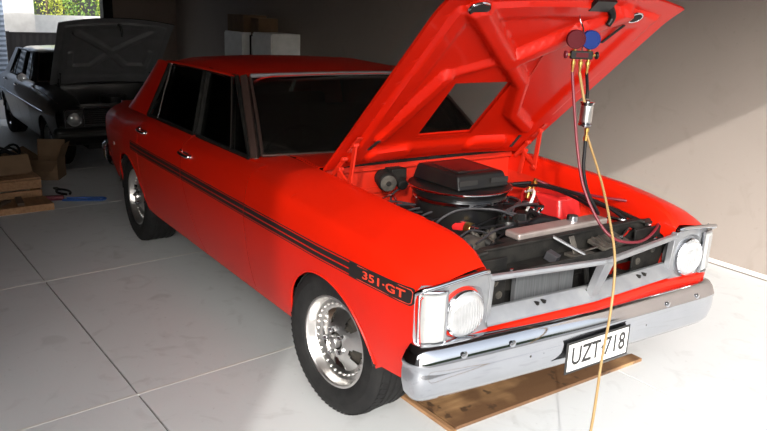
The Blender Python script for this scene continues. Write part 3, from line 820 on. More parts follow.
# grille surround: rails, sloping sill, divider
ys = [-.555+1.11*i/36 for i in range(37)]
gs = MB()
def rail(fn, prof):
    rows = [[(fn(y)[0]+dx, y, fn(y)[1]+dz) for dx, dz in prof] for y in ys]
    gs.grid([r+[r[0]] for r in rows]); k = len(gs.v)
tz_ = lambda y: .782-.0*abs(y)
rail(lambda y: (XN(y), tz_(y)), [(-.016, -.010), (.004, -.012), (.008, -.004), (.002, .008), (-.016, .010)])
rail(lambda y: (XS(y)+.002, .612), [(-.045, .034), (-.030, .036), (.004, .002), (.012, -.014), (.010, -.022), (-.045, -.018)])
for s in (-1, 1): gs.prism([(XN(.55)+.004, s*.556, .80), (XN(.55)+.004, s*.536, .775), (XS(.55)+.004, s*.536, .63), (XS(.55)+.004, s*.556, .60)], (-.03, 0, 0))
gs.prism([(XN(0)+.006, -.030, .785), (XN(0)+.006, .030, .785), (XS(0)+.008, .022, .615), (XS(0)+.008, -.022, .615)], (-.035, 0, 0))
gsur = gs.build('grille_surround', M['silver'], car, bevel=.003)
for y, z in ((-.30, .628), (-.265, .630), (-.02, .63), (.32, .628), (.36, .63)):
    MB().bar((XS(y)-.02, y, z+.004), (XS(y)+.0, y+.006, z+.004), .010, .012).build('clip', M['satin'], gsur)
# orange valance strip
rows = []
for i in range(49):
    y = -.865+1.73*i/48; a = abs(y); x = XS(min(a, .60)) if a < .60 else .660-.55*max(0, a-.80); d = lerp(0, -.016, sst(.35, .70, a))
    rows.append([(x-.012, y, .586+d), (x+.004, y, .588+d), (x+.016, y, .582+d), (x+.021, y, .564+d), (x+.010, y, .540), (x-.01, y, .44)])
MB().grid(rows).build('front_valance', M['red'], car, sol=.003)
# bumper
bp = [(.632, -.872), (.655, -.873), (.678, -.866), (.694, -.845), (.702, -.80), (.706, -.70), (.712, -.45), (.716, -.2), (.718, 0), (.716, .2), (.712, .45), (.706, .70), (.702, .80), (.694, .845), (.678, .866), (.655, .873), (.632, .872)]
bp = [(p.x, p.y) for p in smooth_pts([(a, b, 0) for a, b in bp], 5)]
prof = [(-.05, .560), (-.022, .568), (-.004, .563), (.012, .543), (.026, .512), (.026, .503), (.021, .495), (.024, .470), (.022, .435), (.010, .390), (-.012, .362), (-.05, .352)]
bump = MB().grid(sweep(bp, prof)).build('front_bumper', M['chrome_worn'], car, sol=.004, soff=0, angle=50)
bump.rotation_euler = (R(-2.0), 0, 0); bump.location = (0, -.48*sin(R(2.0))-.008, -.010)
for y in (-.70, -.47, .47, .70):
    x = .706 if abs(y) > .6 else .712
    MB().lathe([(.015, 0), (.014, .002), (.009, .004), (.001, .0045)], (x+.024, y, .525), (1, 0, 0), 16).build('bumper_bolt', M['chrome_worn'], bump)
for y in (-.37, -.30, .33): MB().lathe([(.006, 0), (.005, .004), (.001, .005)], (.735, y, .455), (1, 0, 0), 10).build('bumper_screw', M['grime'], bump)
# number plate
PX = .750
pl = MB().box((PX, 0, .402), (.004, .384, .136)).build('number_plate', M['plate_black'], car, bevel=.001)
MB().box((PX+.0028, 0, .403), (.002, .362, .116)).build('plate_face', M['plate'], pl, bevel=.0008)
MB().box((PX-.024, 0, .405), (.04, .24, .05)).build('plate_bracket', M['satin'], pl)
vs, fs = text_mesh('UZT\u00b7718', .098, .0014); wd = max(v.x for v in vs)-min(v.x for v in vs); hh = max(v.y for v in vs)-min(v.y for v in vs)
kx, kz = .325/wd, .080/hh
MB().add([(PX+.0046, v.x*kx, .403+v.y*kz) for v in vs], fs).build('plate_lettering', M['plate_black'], pl, flat=True, recalc=False, sol=.001)

# ------------------------------------------------------------------ engine bay
rs = MB()     # black radiator support: upright wall, sunken shelf, side plates
rs.box((.525, 0, .735), (.016, 1.10, .19)); rs.box((.585, 0, .752), (.11, 1.14, .016)); rs.box((.545, 0, .475), (.03, 1.16, .10))
rs.box((.525, 0, .832), (.035, .95, .012))
for s in (-1, 1):
    rs.box((.575, s*.492, .655), (.012, .215, .31)); rs.bar((.535, s*.46, .83), (.50, s*.60, .80), .05, .014); rs.box((.55, s*.60, .66), (.20, .012, .30))
rs.box((.640, 0, .760), (.010, 1.10, .03))
rsup = rs.build('radiator_support', M['satin'], car, bevel=.006)
for s in (-1, 1):
    for y, z, r in ((.45, .72, .022), (.42, .66, .016), (.46, .60, .02), (.52, .70, .014)):
        MB().lathe([(r, 0), (r, .004), (r*.7, .004), (r*.7, .001), (.0005, .001)], (.5815, s*y, z), (1, 0, 0), 16).build('bracket_boss', M['grime'], rsup)
rd = MB().box((.47, -.02, .66), (.06, .60, .34)).build('radiator', M['satin'], car, bevel=.004)
MB().box((.465, .01, .845), (.085, .54, .030)).build('top_tank', M['raytank'], rd, bevel=.010, seg=3)
MB().cyl((.46, .10, .858), (.46, .10, .882), .026, .024, 20).build('radiator_cap', M['chrome_worn'], rd)
cd = MB().box((.556, -.15, .610), (.022, .335, .215)).build('condenser', M['condenser'], car)
for z in (.500, .72): MB().bar((.558, -.32, z), (.558, .02, z), .028, .010).build('rail', M['grime'], cd)
for y in (-.318, .018): MB().bar((.558, y, .50), (.558, y, .72), .030, .008).build('rail', M['grime'], cd)
dr = MB().lathe([(.02, 0), (.034, .012), (.034, .20), (.02, .215), (.001, .217)], (.585, .115, .50), (0, .1, 1), 20).build('receiver_drier', M['black'], car)
MB().tube([(.59, .06, .47), (.60, .07, .58), (.59, .06, .70), (.57, .02, .75)], .011, 8, smooth=5).build('refrigerant_pipe', M['satin'], car)
for y in (.22, .34):
    MB().lathe([(.02, -.05), (.025, -.02), (.03, 0), (.055, .035), (.058, .04), (.05, .038), (.02, .01), (.001, .008)], (.58, y, .60), (1, 0, -.1), 22).build('horn', M['satin'], car)
# latch platform and loose brackets on the slam panel
la = MB().box((.60, .0, .766), (.06, .12, .012)).bar((.60, -.02, .77), (.565, -.02, .835), .03, .006, side=(1, 0, 0)).bar((.60, .03, .775), (.64, .06, .80), .02, .006)
la.build('latch_platform', M['grime'], car, bevel=.002)
MB().bar((.63, .00, .772), (.54, -.10, .838), .026, .008).build('latch_strut', M['silver'], car, bevel=.002)
MB().box((.585, .20, .785), (.09, .20, .018), rot=(0, R(14), R(8))).bar((.55, .13, .806), (.62, .13, .786), .012, .010).bar((.55, .17, .806), (.62, .17, .786), .012, .010).bar((.55, .21, .806), (.62, .21, .786), .012, .010).bar((.55, .25, .806), (.62, .25, .786), .012, .010).build('vent_bracket', M['grime'], car, bevel=.003)
MB().box((.60, -.16, .778), (.05, .04, .036), rot=(0, R(20), R(20))).build('small_bracket', M['wire'], car, bevel=.002)
for y in (-.50, -.38, .38, .50): MB().lathe([(.010, 0), (.010, .006), (.006, .008), (.001, .008)], (.60, y, .760), (0, 0, 1), 6).build('panel_bolt', M['chrome_worn'], car)
# block, heads, valve covers
eb = MB().box((.0, -.02, .60), (.66, .36, .30)).box((-.02, -.22, .68), (.56, .20, .14), rot=(R(40), 0, 0)).box((-.02, .18, .68), (.56, .20, .14), rot=(R(-40), 0, 0)).box((.0, -.02, .76), (.50, .24, .06))
eng = eb.build('engine_block', M['grime'], car, bevel=.02, seg=3)
for s in (-1, 1): MB().box((-.03, -.02+s*.265, .735), (.52, .14, .09), rot=(R(-s*38), 0, 0)).build('valve_cover', M['black'], eng, bevel=.025, seg=3)
MB().cyl((.36, 0, .62), (.375, 0, .62), .19, .19, 7).build('fan', M['satin'], eng)
for q in range(2): MB().cyl((.30+.02*q, -.02, .66-.14*q), (.318+.02*q, -.02, .66-.14*q), .075, .075, 28).build('pulley', M['grime'], eng)
# air cleaner: drum, bright band, lid and raised scoop base
AC = (0.0, -.15)
ac = MB().lathe([(.17, .765), (.192, .775), (.200, .79), (.203, .885), (.211, .892), (.211, .898)], (AC[0], AC[1], 0), (0, 0, 1), 56).build('air_cleaner', M['black'], car)
MB().lathe([(.211, .890), (.216, .894), (.216, .906), (.211, .910)], (AC[0], AC[1], 0), (0, 0, 1), 56).build('clamp_band', M['chrome_worn'], ac)
MB().lathe([(.205, .905), (.216, .918), (.228, .936), (.236, .944), (.236, .952), (.226, .958), (.17, .962), (.001, .962)], (AC[0], AC[1], 0), (0, 0, 1), 56).build('lid', M['black'], ac)
MB().lathe([(.2362, .944), (.239, .947), (.239, .951), (.2362, .953)], (AC[0], AC[1], 0), (0, 0, 1), 56).build('lid_seam', M['chrome_worn'], ac)
sc = MB(); cx, cy = AC[0]+.01, AC[1]-.005
b_ = [(-.165, -.155), (.165, -.150), (.165, .150), (-.165, .155)]; t_ = [(-.15, -.138), (.135, -.135), (.135, .135), (-.15, .138)]
sc.add([(cx+x, cy+y, .962) for x, y in b_]+[(cx+x, cy+y, 1.028+(.006 if x < 0 else 0)) for x, y in t_], [(3, 2, 1, 0), (4, 5, 6, 7), (0, 1, 5, 4), (1, 2, 6, 5), (2, 3, 7, 6), (3, 0, 4, 7)])
scoop = sc.build('scoop', M['black'], ac, bevel=.012, seg=3)
MB().box((cx-.005, cy, 1.0315), (.20, .19, .006), rot=(0, R(1), 0)).build('scoop_plate', M['black_paint'], scoop, bevel=.003)
for y in (-.09, .09): MB().bar((cx+.156, cy+y-.05, .995), (cx+.156, cy+y+.05, .995), .006, .022).build('scoop_mouth', M['void'], scoop)
# wiper motor on the firewall
wm = MB().lathe([(.02, -.05), (.046, -.045), (.048, .035), (.042, .048), (.018, .052), (.012, .060), (.001, .060)], (-.40, -.285, .895), (.93, -.3, -.1), 28)
wm.box((-.41, -.22, .915), (.07, .09, .07)); wm.cyl((-.39, -.205, .885), (-.345, -.215, .872), .030, .026, 18)
wmo = wm.build('wiper_motor', M['satin'], car, bevel=.006)
MB().lathe([(.040, 0), (.040, .004), (.02, .007), (.001, .007)], (-.352, -.300, .890), (.93, -.3, -.1), 24).build('end_cap', M['grime'], wmo)
MB().lathe([(.034, 0), (.034, .012), (.022, .014), (.022, .018), (.001, .018)], (-.462, -.165, .86), (1, 0, 0), 20).build('grommet', M['bay_red'], car)
MB().box((-.455, -.27, .835), (.012, .26, .03)).build('firewall_bracket', M['bay_red'], car, bevel=.004)
# distributor, coil, strut towers
di = MB().lathe([(.045, .76), (.050, .78), (.050, .82), (.044, .838), (.022, .846), (.001, .846)], (.265, -.09, 0), (0, 0, 1), 24).build('distributor_cap', M['black'], car)
for q in range(8):
    a = 2*pi*q/8; MB().cyl((.265+.034*cos(a), -.09+.034*sin(a), .838), (.265+.036*cos(a), -.09+.036*sin(a), .866), .007, .006, 8).build('terminal', M['black'], di)
co = MB().cyl((.115, -.275, .800), (.185, -.255, .800), .027, None, 20).build('ignition_coil', M['red_plastic'], car)
MB().cyl((.185, -.255, .800), (.215, -.247, .800), .029, None, 20).build('coil_band', M['brass'], co); MB().cyl((.215, -.247, .800), (.255, -.236, .800), .026, .022, 20).build('coil_tower', M['chrome_worn'], co)
al = MB().lathe([(.03, -.06), (.062, -.05), (.066, .03), (.058, .045), (.02, .05), (.02, .07), (.001, .07)], (.30, -.30, .735), (1, 0, 0), 24).build('alternator', M['grime'], car)
MB().box((.26, -.345, .775), (.05, .04, .03)).build('bracket', M['grime'], al, bevel=.004)
for s in (-1, 1):
    MB().lathe([(.17, .50), (.165, .70), (.150, .755), (.11, .785), (.06, .792), (.001, .792)], (.04, s*.50, 0), (0, 0, 1), 36).build('strut_tower', M['bay_red'], car)
bt = MB().box((.03, .42, .805), (.30, .17, .11), taper=.85).build('washer_bottle', M['red_plastic'], car, bevel=.02, seg=3)
# leads, hoses and harness
def hose(nm, pts, r, mt, n=8, par=car): return MB().tube(pts, r, n, smooth=6).build(nm, mt, par)
for q, e in enumerate([(.10, -.36, .775), (.00, -.37, .775), (-.10, -.375, .775), (-.2, -.375, .775), (.12, .22, .775), (.02, .225, .775), (-.08, .23, .775)]):
    sgn = -1 if e[1] < 0 else 1
    hose('plug_lead', [(.265+.03*cos(q), -.09+.034*sin(q), .864), (.27-.01*q, -.09+sgn*.09, .895-.003*q), (lerp(.24, e[0], .55), e[1]*.78, .880-.006*q), (e[0]+.02, e[1], .83), e], .0055, M['wire'])
hose('radiator_hose', [(.30, -.02, .78), (.34, .02, .835), (.40, .05, .845), (.455, .06, .83)], .022, M['hose_black'], 12)
hose('heater_hose', [(-.46, .22, .80), (-.30, .26, .83), (-.1, .25, .815), (.15, .20, .80), (.26, .14, .78)], .013, M['hose_black'])
hose('wiring_loom', [(-.46, -.42, .80), (-.25, -.50, .80), (0, -.53, .81), (.25, -.54, .81), (.50, -.52, .80)], .012, M['satin'])
hose('wiring_loom', [(-.46, .45, .80), (-.25, .52, .815), (.05, .545, .83), (.32, .55, .82), (.55, .50, .812)], .011, M['satin'])
hose('vacuum_line', [(-.42, -.12, .86), (-.32, -.30, .84), (-.22, -.36, .80)], .005, M['wire'])
hose('fuel_line', [(-.40, -.36, .78), (-.28, -.33, .85), (-.20, -.335, .80), (-.05, -.39, .79)], .005, M['chrome_worn'])
for q in range(3): hose('silver_lead', [(.10+.02*q, .19+.02*q, .80), (.115+.01*q, .21+.025*q, .865-.02*q), (.06-.02*q, .27+.02*q, .885-.02*q), (-.02, .30+.03*q, .86-.02*q)], .007, M['white'] if q == 0 else M['chrome_worn'])
hose('air_hose', [(.42, .52, .80), (.30, .50, .845), (.12, .46, .872), (-.05, .40, .885), (-.14, .33, .87)], .009, M['hose_black'], 10)
hose('chrome_pipe', [(.50, .50, .79), (.56, .36, .81), (.60, .26, .80)], .010, M['chrome_worn'])
hose('chrome_pipe', [(.54, .54, .80), (.50, .44, .82), (.42, .38, .83)], .008, M['chrome_worn'])
for p, a in (((.0, .30, .862), (0, .2, 1)), ((-.05, .385, .878), (.2, 0, 1))):
    f = MB().lathe([(.012, -.03), (.012, 0), (.016, .002), (.016, .018), (.010, .020), (.010, .034), (.001, .034)], p, a, 10).build('service_fitting', M['brass'], car)
rnd = random.Random(5)
for q in range(18):      # unions, switches and clips between the engine and the right wing
    p = V(rnd.uniform(-.36, .34), rnd.uniform(-.52, -.37), rnd.uniform(.775, .815)); a = V(rnd.uniform(-1, 1), rnd.uniform(-1, 1), rnd.uniform(-.2, 1)).normalized(); r = rnd.uniform(.010, .018)
    MB().lathe([(r*.7, -.02), (r, -.018), (r, .004), (r*.7, .006), (r*.7, .022), (r*.4, .024), (.001, .024)], p, a, 10).build('line_fitting', M[rnd.choice(['chrome_worn', 'silver', 'grime', 'satin', 'brass', 'white'])], car)
for q in range(6):
    p = V(rnd.uniform(.20, .42), rnd.uniform(-.40, -.15), rnd.uniform(.775, .80)); a = V(rnd.uniform(-1, 1), rnd.uniform(-1, 1), .6).normalized(); r = rnd.uniform(.012, .022)
    MB().lathe([(r*.7, -.02), (r, -.018), (r, .006), (r*.6, .008), (r*.6, .024), (.001, .025)], p, a, 10).build('line_fitting', M[rnd.choice(['chrome_worn', 'grime', 'satin'])], car)
rnd = random.Random(11)
for q in range(14):      # dark lines lacing over the engine and along the right wing
    a = V(rnd.uniform(-.38, .30), rnd.uniform(-.52, -.38), rnd.uniform(.77, .82)); b = V(rnd.uniform(.05, .42), rnd.uniform(-.25, .25), rnd.uniform(.76, .83)); c = (a+b)/2+V(0, 0, rnd.uniform(.02, .05))
    if q > 8: a = V(rnd.uniform(.2, .45), rnd.uniform(-.45, -.2), .79); b = V(rnd.uniform(.25, .45), rnd.uniform(.1, .5), .80); c = (a+b)/2+V(0, 0, .03)
    hose('engine_lead', [a, a.lerp(c, .5)+V(0, 0, .015), c, c.lerp(b, .5)+V(0, 0, .01), b], rnd.choice([.004, .005, .007]), rnd.choice([M['wire'], M['hose_black'], M['hose_black']]), 6)
for i, (p, d, mt) in enumerate([((-.25, -.40, .775), (.08, .05, .05), 'grime'), ((-.1, -.45, .79), (.10, .05, .05), 'wire'), ((.05, -.47, .785), (.07, .06, .06), 'silver'), ((-.33, -.42, .79), (.04, .05, .07), 'white'), ((.18, -.43, .78), (.09, .07, .05), 'satin'), ((.16, .10, .80), (.08, .07, .05), 'black'), ((.33, .10, .80), (.07, .10, .06), 'satin'), ((.34, .30, .775), (.10, .09, .07), 'satin'), ((.38, -.44, .785), (.07, .08, .05), 'wire')]):
    MB().box(p, d, rot=(0, 0, R(25*i)), taper=.8).build('ancillary_box', M[mt], car, bevel=.006)

# ------------------------------------------------------------------ manifold gauge set hung on the bonnet latch
gp = Vector((.42, .09, 1.50))
ga = thing('manifold_gauge_set', 'manifold gauge set with red and blue dials and long hoses hung from the raised bonnet', 'gauge', gp)
def gl(p): return Vector(p)-gp
gy = V(.56, .83, 0).normalized()            # along the bar
gx = V(.83, -.56, 0)                        # towards the viewer side
bc = V(.42, .092, 1.553)
def gpt(a, b, z): return gl(bc+gy*a+gx*b+V(0, 0, z))
rz = atan2(gy.y, gy.x)
body = MB().box(gl(bc), (.092, .026, .034), rot=(0, 0, rz)).build('manifold_block', M['black'], ga, bevel=.005)
for a, mt in ((-.030, 'gauge_red'), (.030, 'gauge_blue')):
    c = gpt(a, .004, .062)
    g = MB().lathe([(.030, -.018), (.0375, -.014), (.0385, .012), (.036, .016), (.031, .016), (.031, .012), (.001, .012)], c, V(.80, -.60, -.06), 30).build('gauge_shell', M[mt], ga)
    MB().lathe([(.0305, .0125), (.0305, .0135), (.001, .0135)], c, V(.80, -.60, -.06), 24).build('dial', M[mt], g)
    MB().cyl(gpt(a, 0, .015), gpt(a, 0, .028), .008, None, 8).build('stem', M['brass'], g)
for s in (-1, 1):
    MB().cyl(gpt(s*.044, 0, .0), gpt(s*.058, 0, 0), .006, None, 8).build('valve_spindle', M['brass'], ga)
    MB().lathe([(.012, 0), (.016, .002), (.016, .010), (.012, .013), (.001, .013)], gpt(s*.057, 0, 0), gy*s, 10).build('valve_handle', M['hose_red'] if s < 0 else M['black'], ga)
MB().box(gpt(0, .0135, 0), (.05, .002, .018), rot=(0, 0, rz)).build('label_plate', M['gauge_red'], ga)
for a in (-.03, 0, .03):
    MB().lathe([(.006, 0), (.006, .008), (.010, .010), (.010, .022), (.007, .025), (.007, .036), (.005, .04), (.005, .06)], gpt(a, 0, -.016), (0, 0, -1), 10).build('hose_fitting', M['brass'], ga)
MB().tube([gl(p) for p in ((.42, .092, 1.552), (.42, .093, 1.60), (.42, .088, 1.655), (.412, .072, 1.690), (.402, .080, 1.722), (.400, .110, 1.735), (.404, .128, 1.720))], .0028, 8, smooth=5).build('hanging_hook', M['chrome_worn'], ga)
top = lambda a: bc+gy*a+V(0, 0, -.07)
def gh(nm, pts, r, mt): return MB().tube([gl(p) for p in pts], r, 10, smooth=7).build(nm, mt, ga)
gh('red_hose', [top(-.03), (.430, .064, 1.373), (.475, .066, 1.175), (.530, .068, 1.019), (.620, .086, .885), (.672, .136, .826), (.680, .27, .800), (.630, .43, .800), (.540, .60, .815), (.450, .655, .848), (.40, .60, .868), (.30, .535, .872), (.16, .50, .868), (.05, .45, .876), (-.05, .392, .905)], .0062, M['hose_red'])
gh('blue_side_hose', [top(.03), (.424, .146, 1.42), (.428, .147, 1.375)], .0065, M['hose_black'])
gh('centre_hose', [top(0), (.424, .112, 1.42), (.432, .128, 1.36)], .0062, M['hose_yellow'])
fl = MB().lathe([(.006, .058), (.010, .056), (.010, .050), (.030, .049), (.030, .042), (.025, .040), (.025, -.040), (.030, -.042), (.030, -.049), (.010, -.050), (.010, -.056), (.006, -.058)], gl((.432, .148, 1.312)), (0, .02, 1), 24).build('inline_filter', M['chrome_worn'], ga)
MB().lathe([(.0254, -.034), (.0258, -.032), (.0258, .032), (.0254, .034)], gl((.432, .148, 1.312)), (0, .02, 1), 24).build('sight_band', M['bright'], fl)
MB().lathe([(.007, .03), (.010, .028), (.010, .012), (.007, .010), (.007, -.008), (.011, -.010), (.011, -.026), (.007, -.03)], gl((.440, .152, 1.225)), (0, 0, 1), 12).build('tee_fitting', M['brass'], ga)
gh('black_hose', [(.438, .152, 1.215), (.450, .142, 1.165), (.465, .130, 1.083), (.490, .145, .985), (.515, .195, .895), (.45, .245, .890), (.33, .285, .900), (.20, .285, .915), (.08, .285, .912), (0, .30, .895)], .0072, M['hose_black'])
gh('yellow_hose', [(.442, .155, 1.225), (.470, .145, 1.190), (.590, .095, 1.063), (.740, -.011, .940), (.835, -.077, .817), (.875, -.118, .645), (.935, -.214, .489), (1.02, -.335, .33), (1.10, -.46, .17), (1.22, -.60, .045), (1.42, -.74, .0075), (1.8, -.80, .0075), (2.1, -.70, .0075)], .0052, M['hose_yellow'])

# ------------------------------------------------------------------ plywood under the nose
tag(MB().prism([(-.72, -.475, .001), (.43, -.455, .001), (.42, .80, .001), (.355, .80, .001), (.355, .56, .001), (-.72, .54, .001)], (0, 0, .016)).build('plywood_sheet', M['ply']), 'oil-stained plywood sheet on the floor under the front bumper', 'board')
tag(MB().box((-.15, -.492, .0095), (1.20, .022, .017), rot=(0, 0, R(1.5))).build('timber_strip', M['timber'], bevel=.002), 'narrow pale timber strip lying along the left edge of the stained plywood', 'board')

# ------------------------------------------------------------------ black sedan behind
bcar = thing('black_sedan', 'older black sedan with raised bonnet standing at the rear opening', 'car', (-7.518, .28, -.361), .018)
R2 = [((.62, 0), (1.00, -.47), .10, .024), ((.62, 0), (1.00, .47), .10, .024), ((.62, 0), (.35, -.22), .09, .02), ((.62, 0), (.35, .22), .09, .02), ((.35, -.22), (.35, -.48), .09, .02), ((.35, .22), (.35, .48), .09, .02), ((.35, -.48), (.62, -.50), .08, .016), ((.35, .48), (.62, .50), .08, .016)]
bh, BP, BN, bu, _ = make_sedan(bcar, M['black_paint'], M['chrome_worn'], .77, M['black_paint'], M['underhood'], False, R2, False)
lt = MB(); q = BP(1.17, 0, -.05); lt.tube([q, q+V(.05, 0, -.02), q+V(.07, .01, -.08), q+V(.06, .01, -.14)], lambda t: .022-.012*t, 8); lt.build('hood_latch', M['black'], bh)
for s in (-1, 1):
    bz = MB().box((.655, s*.655, .665), (.05, .25, .25)).build('lamp_bezel', M['black_paint'], bcar, bevel=.03, seg=3)
    MB().tube([(.684, s*.655+.108*a, .665+.108*b) for a, b in ((-1, -.8), (-.8, -1), (.8, -1), (1, -.8), (1, .8), (.8, 1), (-.8, 1), (-1, .8))], .006, 8, closed=True).build('bezel_rim', M['chrome_worn'], bz)
    h = MB().lathe([(.07, -.02), (.088, 0), (.090, .02), (.084, .026), (.082, .02)], (.675, s*.655, .665), (1, 0, 0), 32).build('headlight', M['chrome'], bcar)
    MB().lathe([(.083, .022), (.07, .036), (.04, .046), (.001, .050)], (.675, s*.655, .665), (1, 0, 0), 32).build('lens', M['reflector'], h)
    MB().tube([(.60, s*(yside(.60, .60)+.004), .69), (.0, s*(yside(0, .69)+.004), .70), (-1.5, s*.904, .705), (-2.9, s*.892, .70)], .006, 6, smooth=6).build('side_moulding', M['chrome_worn'], bcar)
    MB().tube([(.55, s*.80, .846), (.2, s*.82, .882), (-.3, s*.83, .905), (-.7, s*.84, .93)], .007, 6, smooth=6).build('wing_sheen', M['chrome'], bcar)  # chrome tube stands in for the sky highlight along the wing top
    m_ = MB().lathe([(.055, -.03), (.062, 0), (.058, .008), (.001, .008)], (-.83, s*.93, 1.03), (-1, 0, 0), 20).bar((-.80, s*.80, .96), (-.80, s*.91, 1.02), .02, .02).build('door_mirror', M['chrome'], bcar)
gr = MB().box((.63, 0, .665), (.02, 1.06, .20)).build('grille', M['satin'], bcar)
for i in range(7): MB().bar((.645, -.53, .59+.025*i), (.645, .53, .59+.025*i), .008, .007).build('grille_bar', M['black'], gr)
MB().tube([(.655, -.53, .785), (.668, 0, .79), (.655, .53, .785)], .010, 8, smooth=6).build('grille_moulding', M['chrome_worn'], bcar)
MB().grid(sweep(bp, prof)).build('front_bumper', M['black_paint'], bcar, sol=.004)
MB().box((.66, 0, .54), (.03, 1.64, .10)).build('front_valance', M['black_paint'], bcar, bevel=.01)
MB().box((.50, 0, .79), (.24, 1.16, .03)).build('slam_panel', M['black_paint'], bcar, bevel=.008)
MB().box((.1, 0, .66), (.5, .5, .22)).build('engine_block', M['satin'], bcar, bevel=.03, seg=3)
MB().lathe([(.16, .77), (.17, .78), (.17, .85), (.05, .87), (.001, .87)], (0, 0, 0), (0, 0, 1), 32).build('air_cleaner', M['black'], bcar)

# ------------------------------------------------------------------ clutter on the left
tag(MB().box((-4.02, -1.62, .028), (.30, .86, .056), rot=(0, 0, R(4))).build('timber_plank', M['timber'], bevel=.004), 'pale timber plank on the floor at the left, in front of the crate', 'timber')
cr = thing('wooden_crate', 'pale wooden crate with slatted sides at the left, under the cardboard box', 'crate', (-4.52, -1.62, 0), R(4))
for x in (-.22, .22):
    for z in (.045, .135): MB().box((x, 0, z), (.018, .82, .078)).build('board', M['timber'], cr, bevel=.002)
for y in (-.40, .40):
    for z in (.045, .135): MB().box((0, y, z), (.42, .018, .078)).build('board', M['timber'], cr, bevel=.002)
for i in range(4): MB().box((-.165+.11*i, 0, .184), (.100, .82, .014)).build('lid_board', M['timber'], cr, bevel=.002)
def open_box(name, label, loc, rz, d, flaps, group=None):
    t = thing(name, label, 'box', loc, rz, group); w, l, h = d; k = .006
    MB().box((0, 0, k/2), (w, l, k)).build('base', M['card'], t)
    for s in (-1, 1):
        MB().box((s*(w-k)/2, 0, h/2+k/2), (k, l, h-k)).build('side', M['card'], t); MB().box((0, s*(l-k)/2, h/2+k/2), (w-2*k, k, h-k)).build('side', M['card'], t)
    for (dx, dy, ang) in flaps:
        L = l if dx else w; fl = .16
        c = V(dx*(w/2), dy*(l/2), h); out = V(dx, dy, 0); tip = c+(out*cos(R(ang))+V(0, 0, 1)*sin(R(ang)))*fl; al = V(-dy, dx, 0)*(L/2)
        MB().prism([c-al, c+al, tip+al, tip-al], V(0, 0, .004)).build('flap', M['card'], t)
    return t
open_box('cardboard_box', 'small open cardboard box on the wooden crate with black cable inside', (-4.60, -1.50, .1945), R(8), (.26, .46, .17), [(1, 0, -60)])
open_box('cardboard_box', 'open cardboard box with spread flaps on the floor beside the crate', (-5.15, -.99, 0), R(-28), (.26, .26, .19), [(1, 0, -25), (0, -1, 35), (0, 1, 70), (-1, 0, 80)])
cb = MB()
for q in range(4): cb.tube([(.10*cos(t)*(.9+.1*sin(q*2+t)), .10*sin(t)*(1.2-.08*q), .10+.03*q+.035*sin(t*2+q)) for t in [2*pi*i/18 for i in range(18)]], .011, 8, closed=True)
cbo = cb.build('cable_coil', M['hose_black']); cbo.location = (-4.60, -1.40, .205); tag(cbo, 'coil of black cable sitting in the small cardboard box', 'cable')
for i, (x, y, rz, l, lab) in enumerate([(-4.04, -1.42, 12, .24, 'dark wooden offcut on the timber plank, the nearest to its right end'), (-4.00, -1.56, -20, .22, 'dark wooden offcut lying slanted at the middle of the timber plank'), (-4.07, -1.70, 30, .18, 'dark wooden offcut on the timber plank, leftmost of the three')]):
    o = MB().box((0, 0, .011), (.05, l, .022)).build('wood_offcut', M['darkwood'], bevel=.003); o.location = (x, y, .056+.0005); o.rotation_euler = (0, 0, R(rz+75)); tag(o, lab, 'offcut', 'offcuts on the plank')
# cutters with black grips
pc = thing('bolt_cutters', 'pair of black-handled cutters lying open on the floor beside the crate', 'tool', (-4.55, -1.02, 0), R(10))
for s in (-1, 1): MB().tube([(0, 0, .014), (.03, s*.03, .014), (.10, s*.05, .014), (.17, s*.04, .014), (.22, s*.015, .014)], .011, 8, smooth=5).build('handle', M['hose_black'], pc)
MB().box((-.04, 0, .012), (.09, .04, .018)).build('jaw', M['grime'], pc, bevel=.006)
hs = thing('hacksaw', 'blue-framed hand saw with dark red grip lying on the floor right of the plank', 'tool', (-4.16, -1.0, 0), R(66))
MB().tube([(-.06, -.035, .012), (.10, -.04, .012), (.25, -.04, .012), (.285, -.02, .012), (.288, .02, .012), (.25, .042, .012), (.10, .042, .012), (-.04, .035, .012)], .009, 8, smooth=4).build('frame', M['blue_tool'], hs)
MB().box((.19, .0, .011), (.10, .030, .016)).build('blade_guard', M['blue_tool'], hs, bevel=.004)
MB().box((-.14, -.0, .022), (.17, .06, .040), rot=(0, 0, R(10))).build('grip', M['hose_red'], hs, bevel=.014, seg=3)

# ------------------------------------------------------------------ cabinets along the right wall
zf = -.361
def cabinet(x, w, h, label, mt, gap=False):
    t = thing('storage_cabinet', label, 'cabinet', (x, WY-.235, zf), 0, 'white cabinets on the right wall')
    MB().box((0, 0, h/2), (w, .42, h)).build('body', mt, t, bevel=.004)
    d = MB().box((0, -.219, h/2+.02), (w-.02, .018, h-.08)).build('door', mt, t, bevel=.003)
    MB().bar((w*.36, -.232, h*.55), (w*.36, -.232, h*.68), .012, .012).build('handle', M['chrome_worn'], d)
    return t
cabinet(-7.95, .66, 1.68, 'tall pale storage cabinet against the right wall, left of the dark gap', M['white'])
cabinet(-6.98, .60, 1.70, 'white storage cabinet against the right wall, right of the dark gap', M['white'])
sh = thing('wire_rack', 'dark rack with hanging bits between the two white cabinets', 'rack', (-7.455, WY-.2, zf))
for x in (-.13, .13):
    for y in (-.15, .15): MB().box((x, y, .82), (.02, .02, 1.64)).build('upright', M['satin'], sh)
for z in (.4, .85, 1.25, 1.64): MB().box((0, 0, z), (.27, .32, .015)).build('shelf', M['satin'], sh)
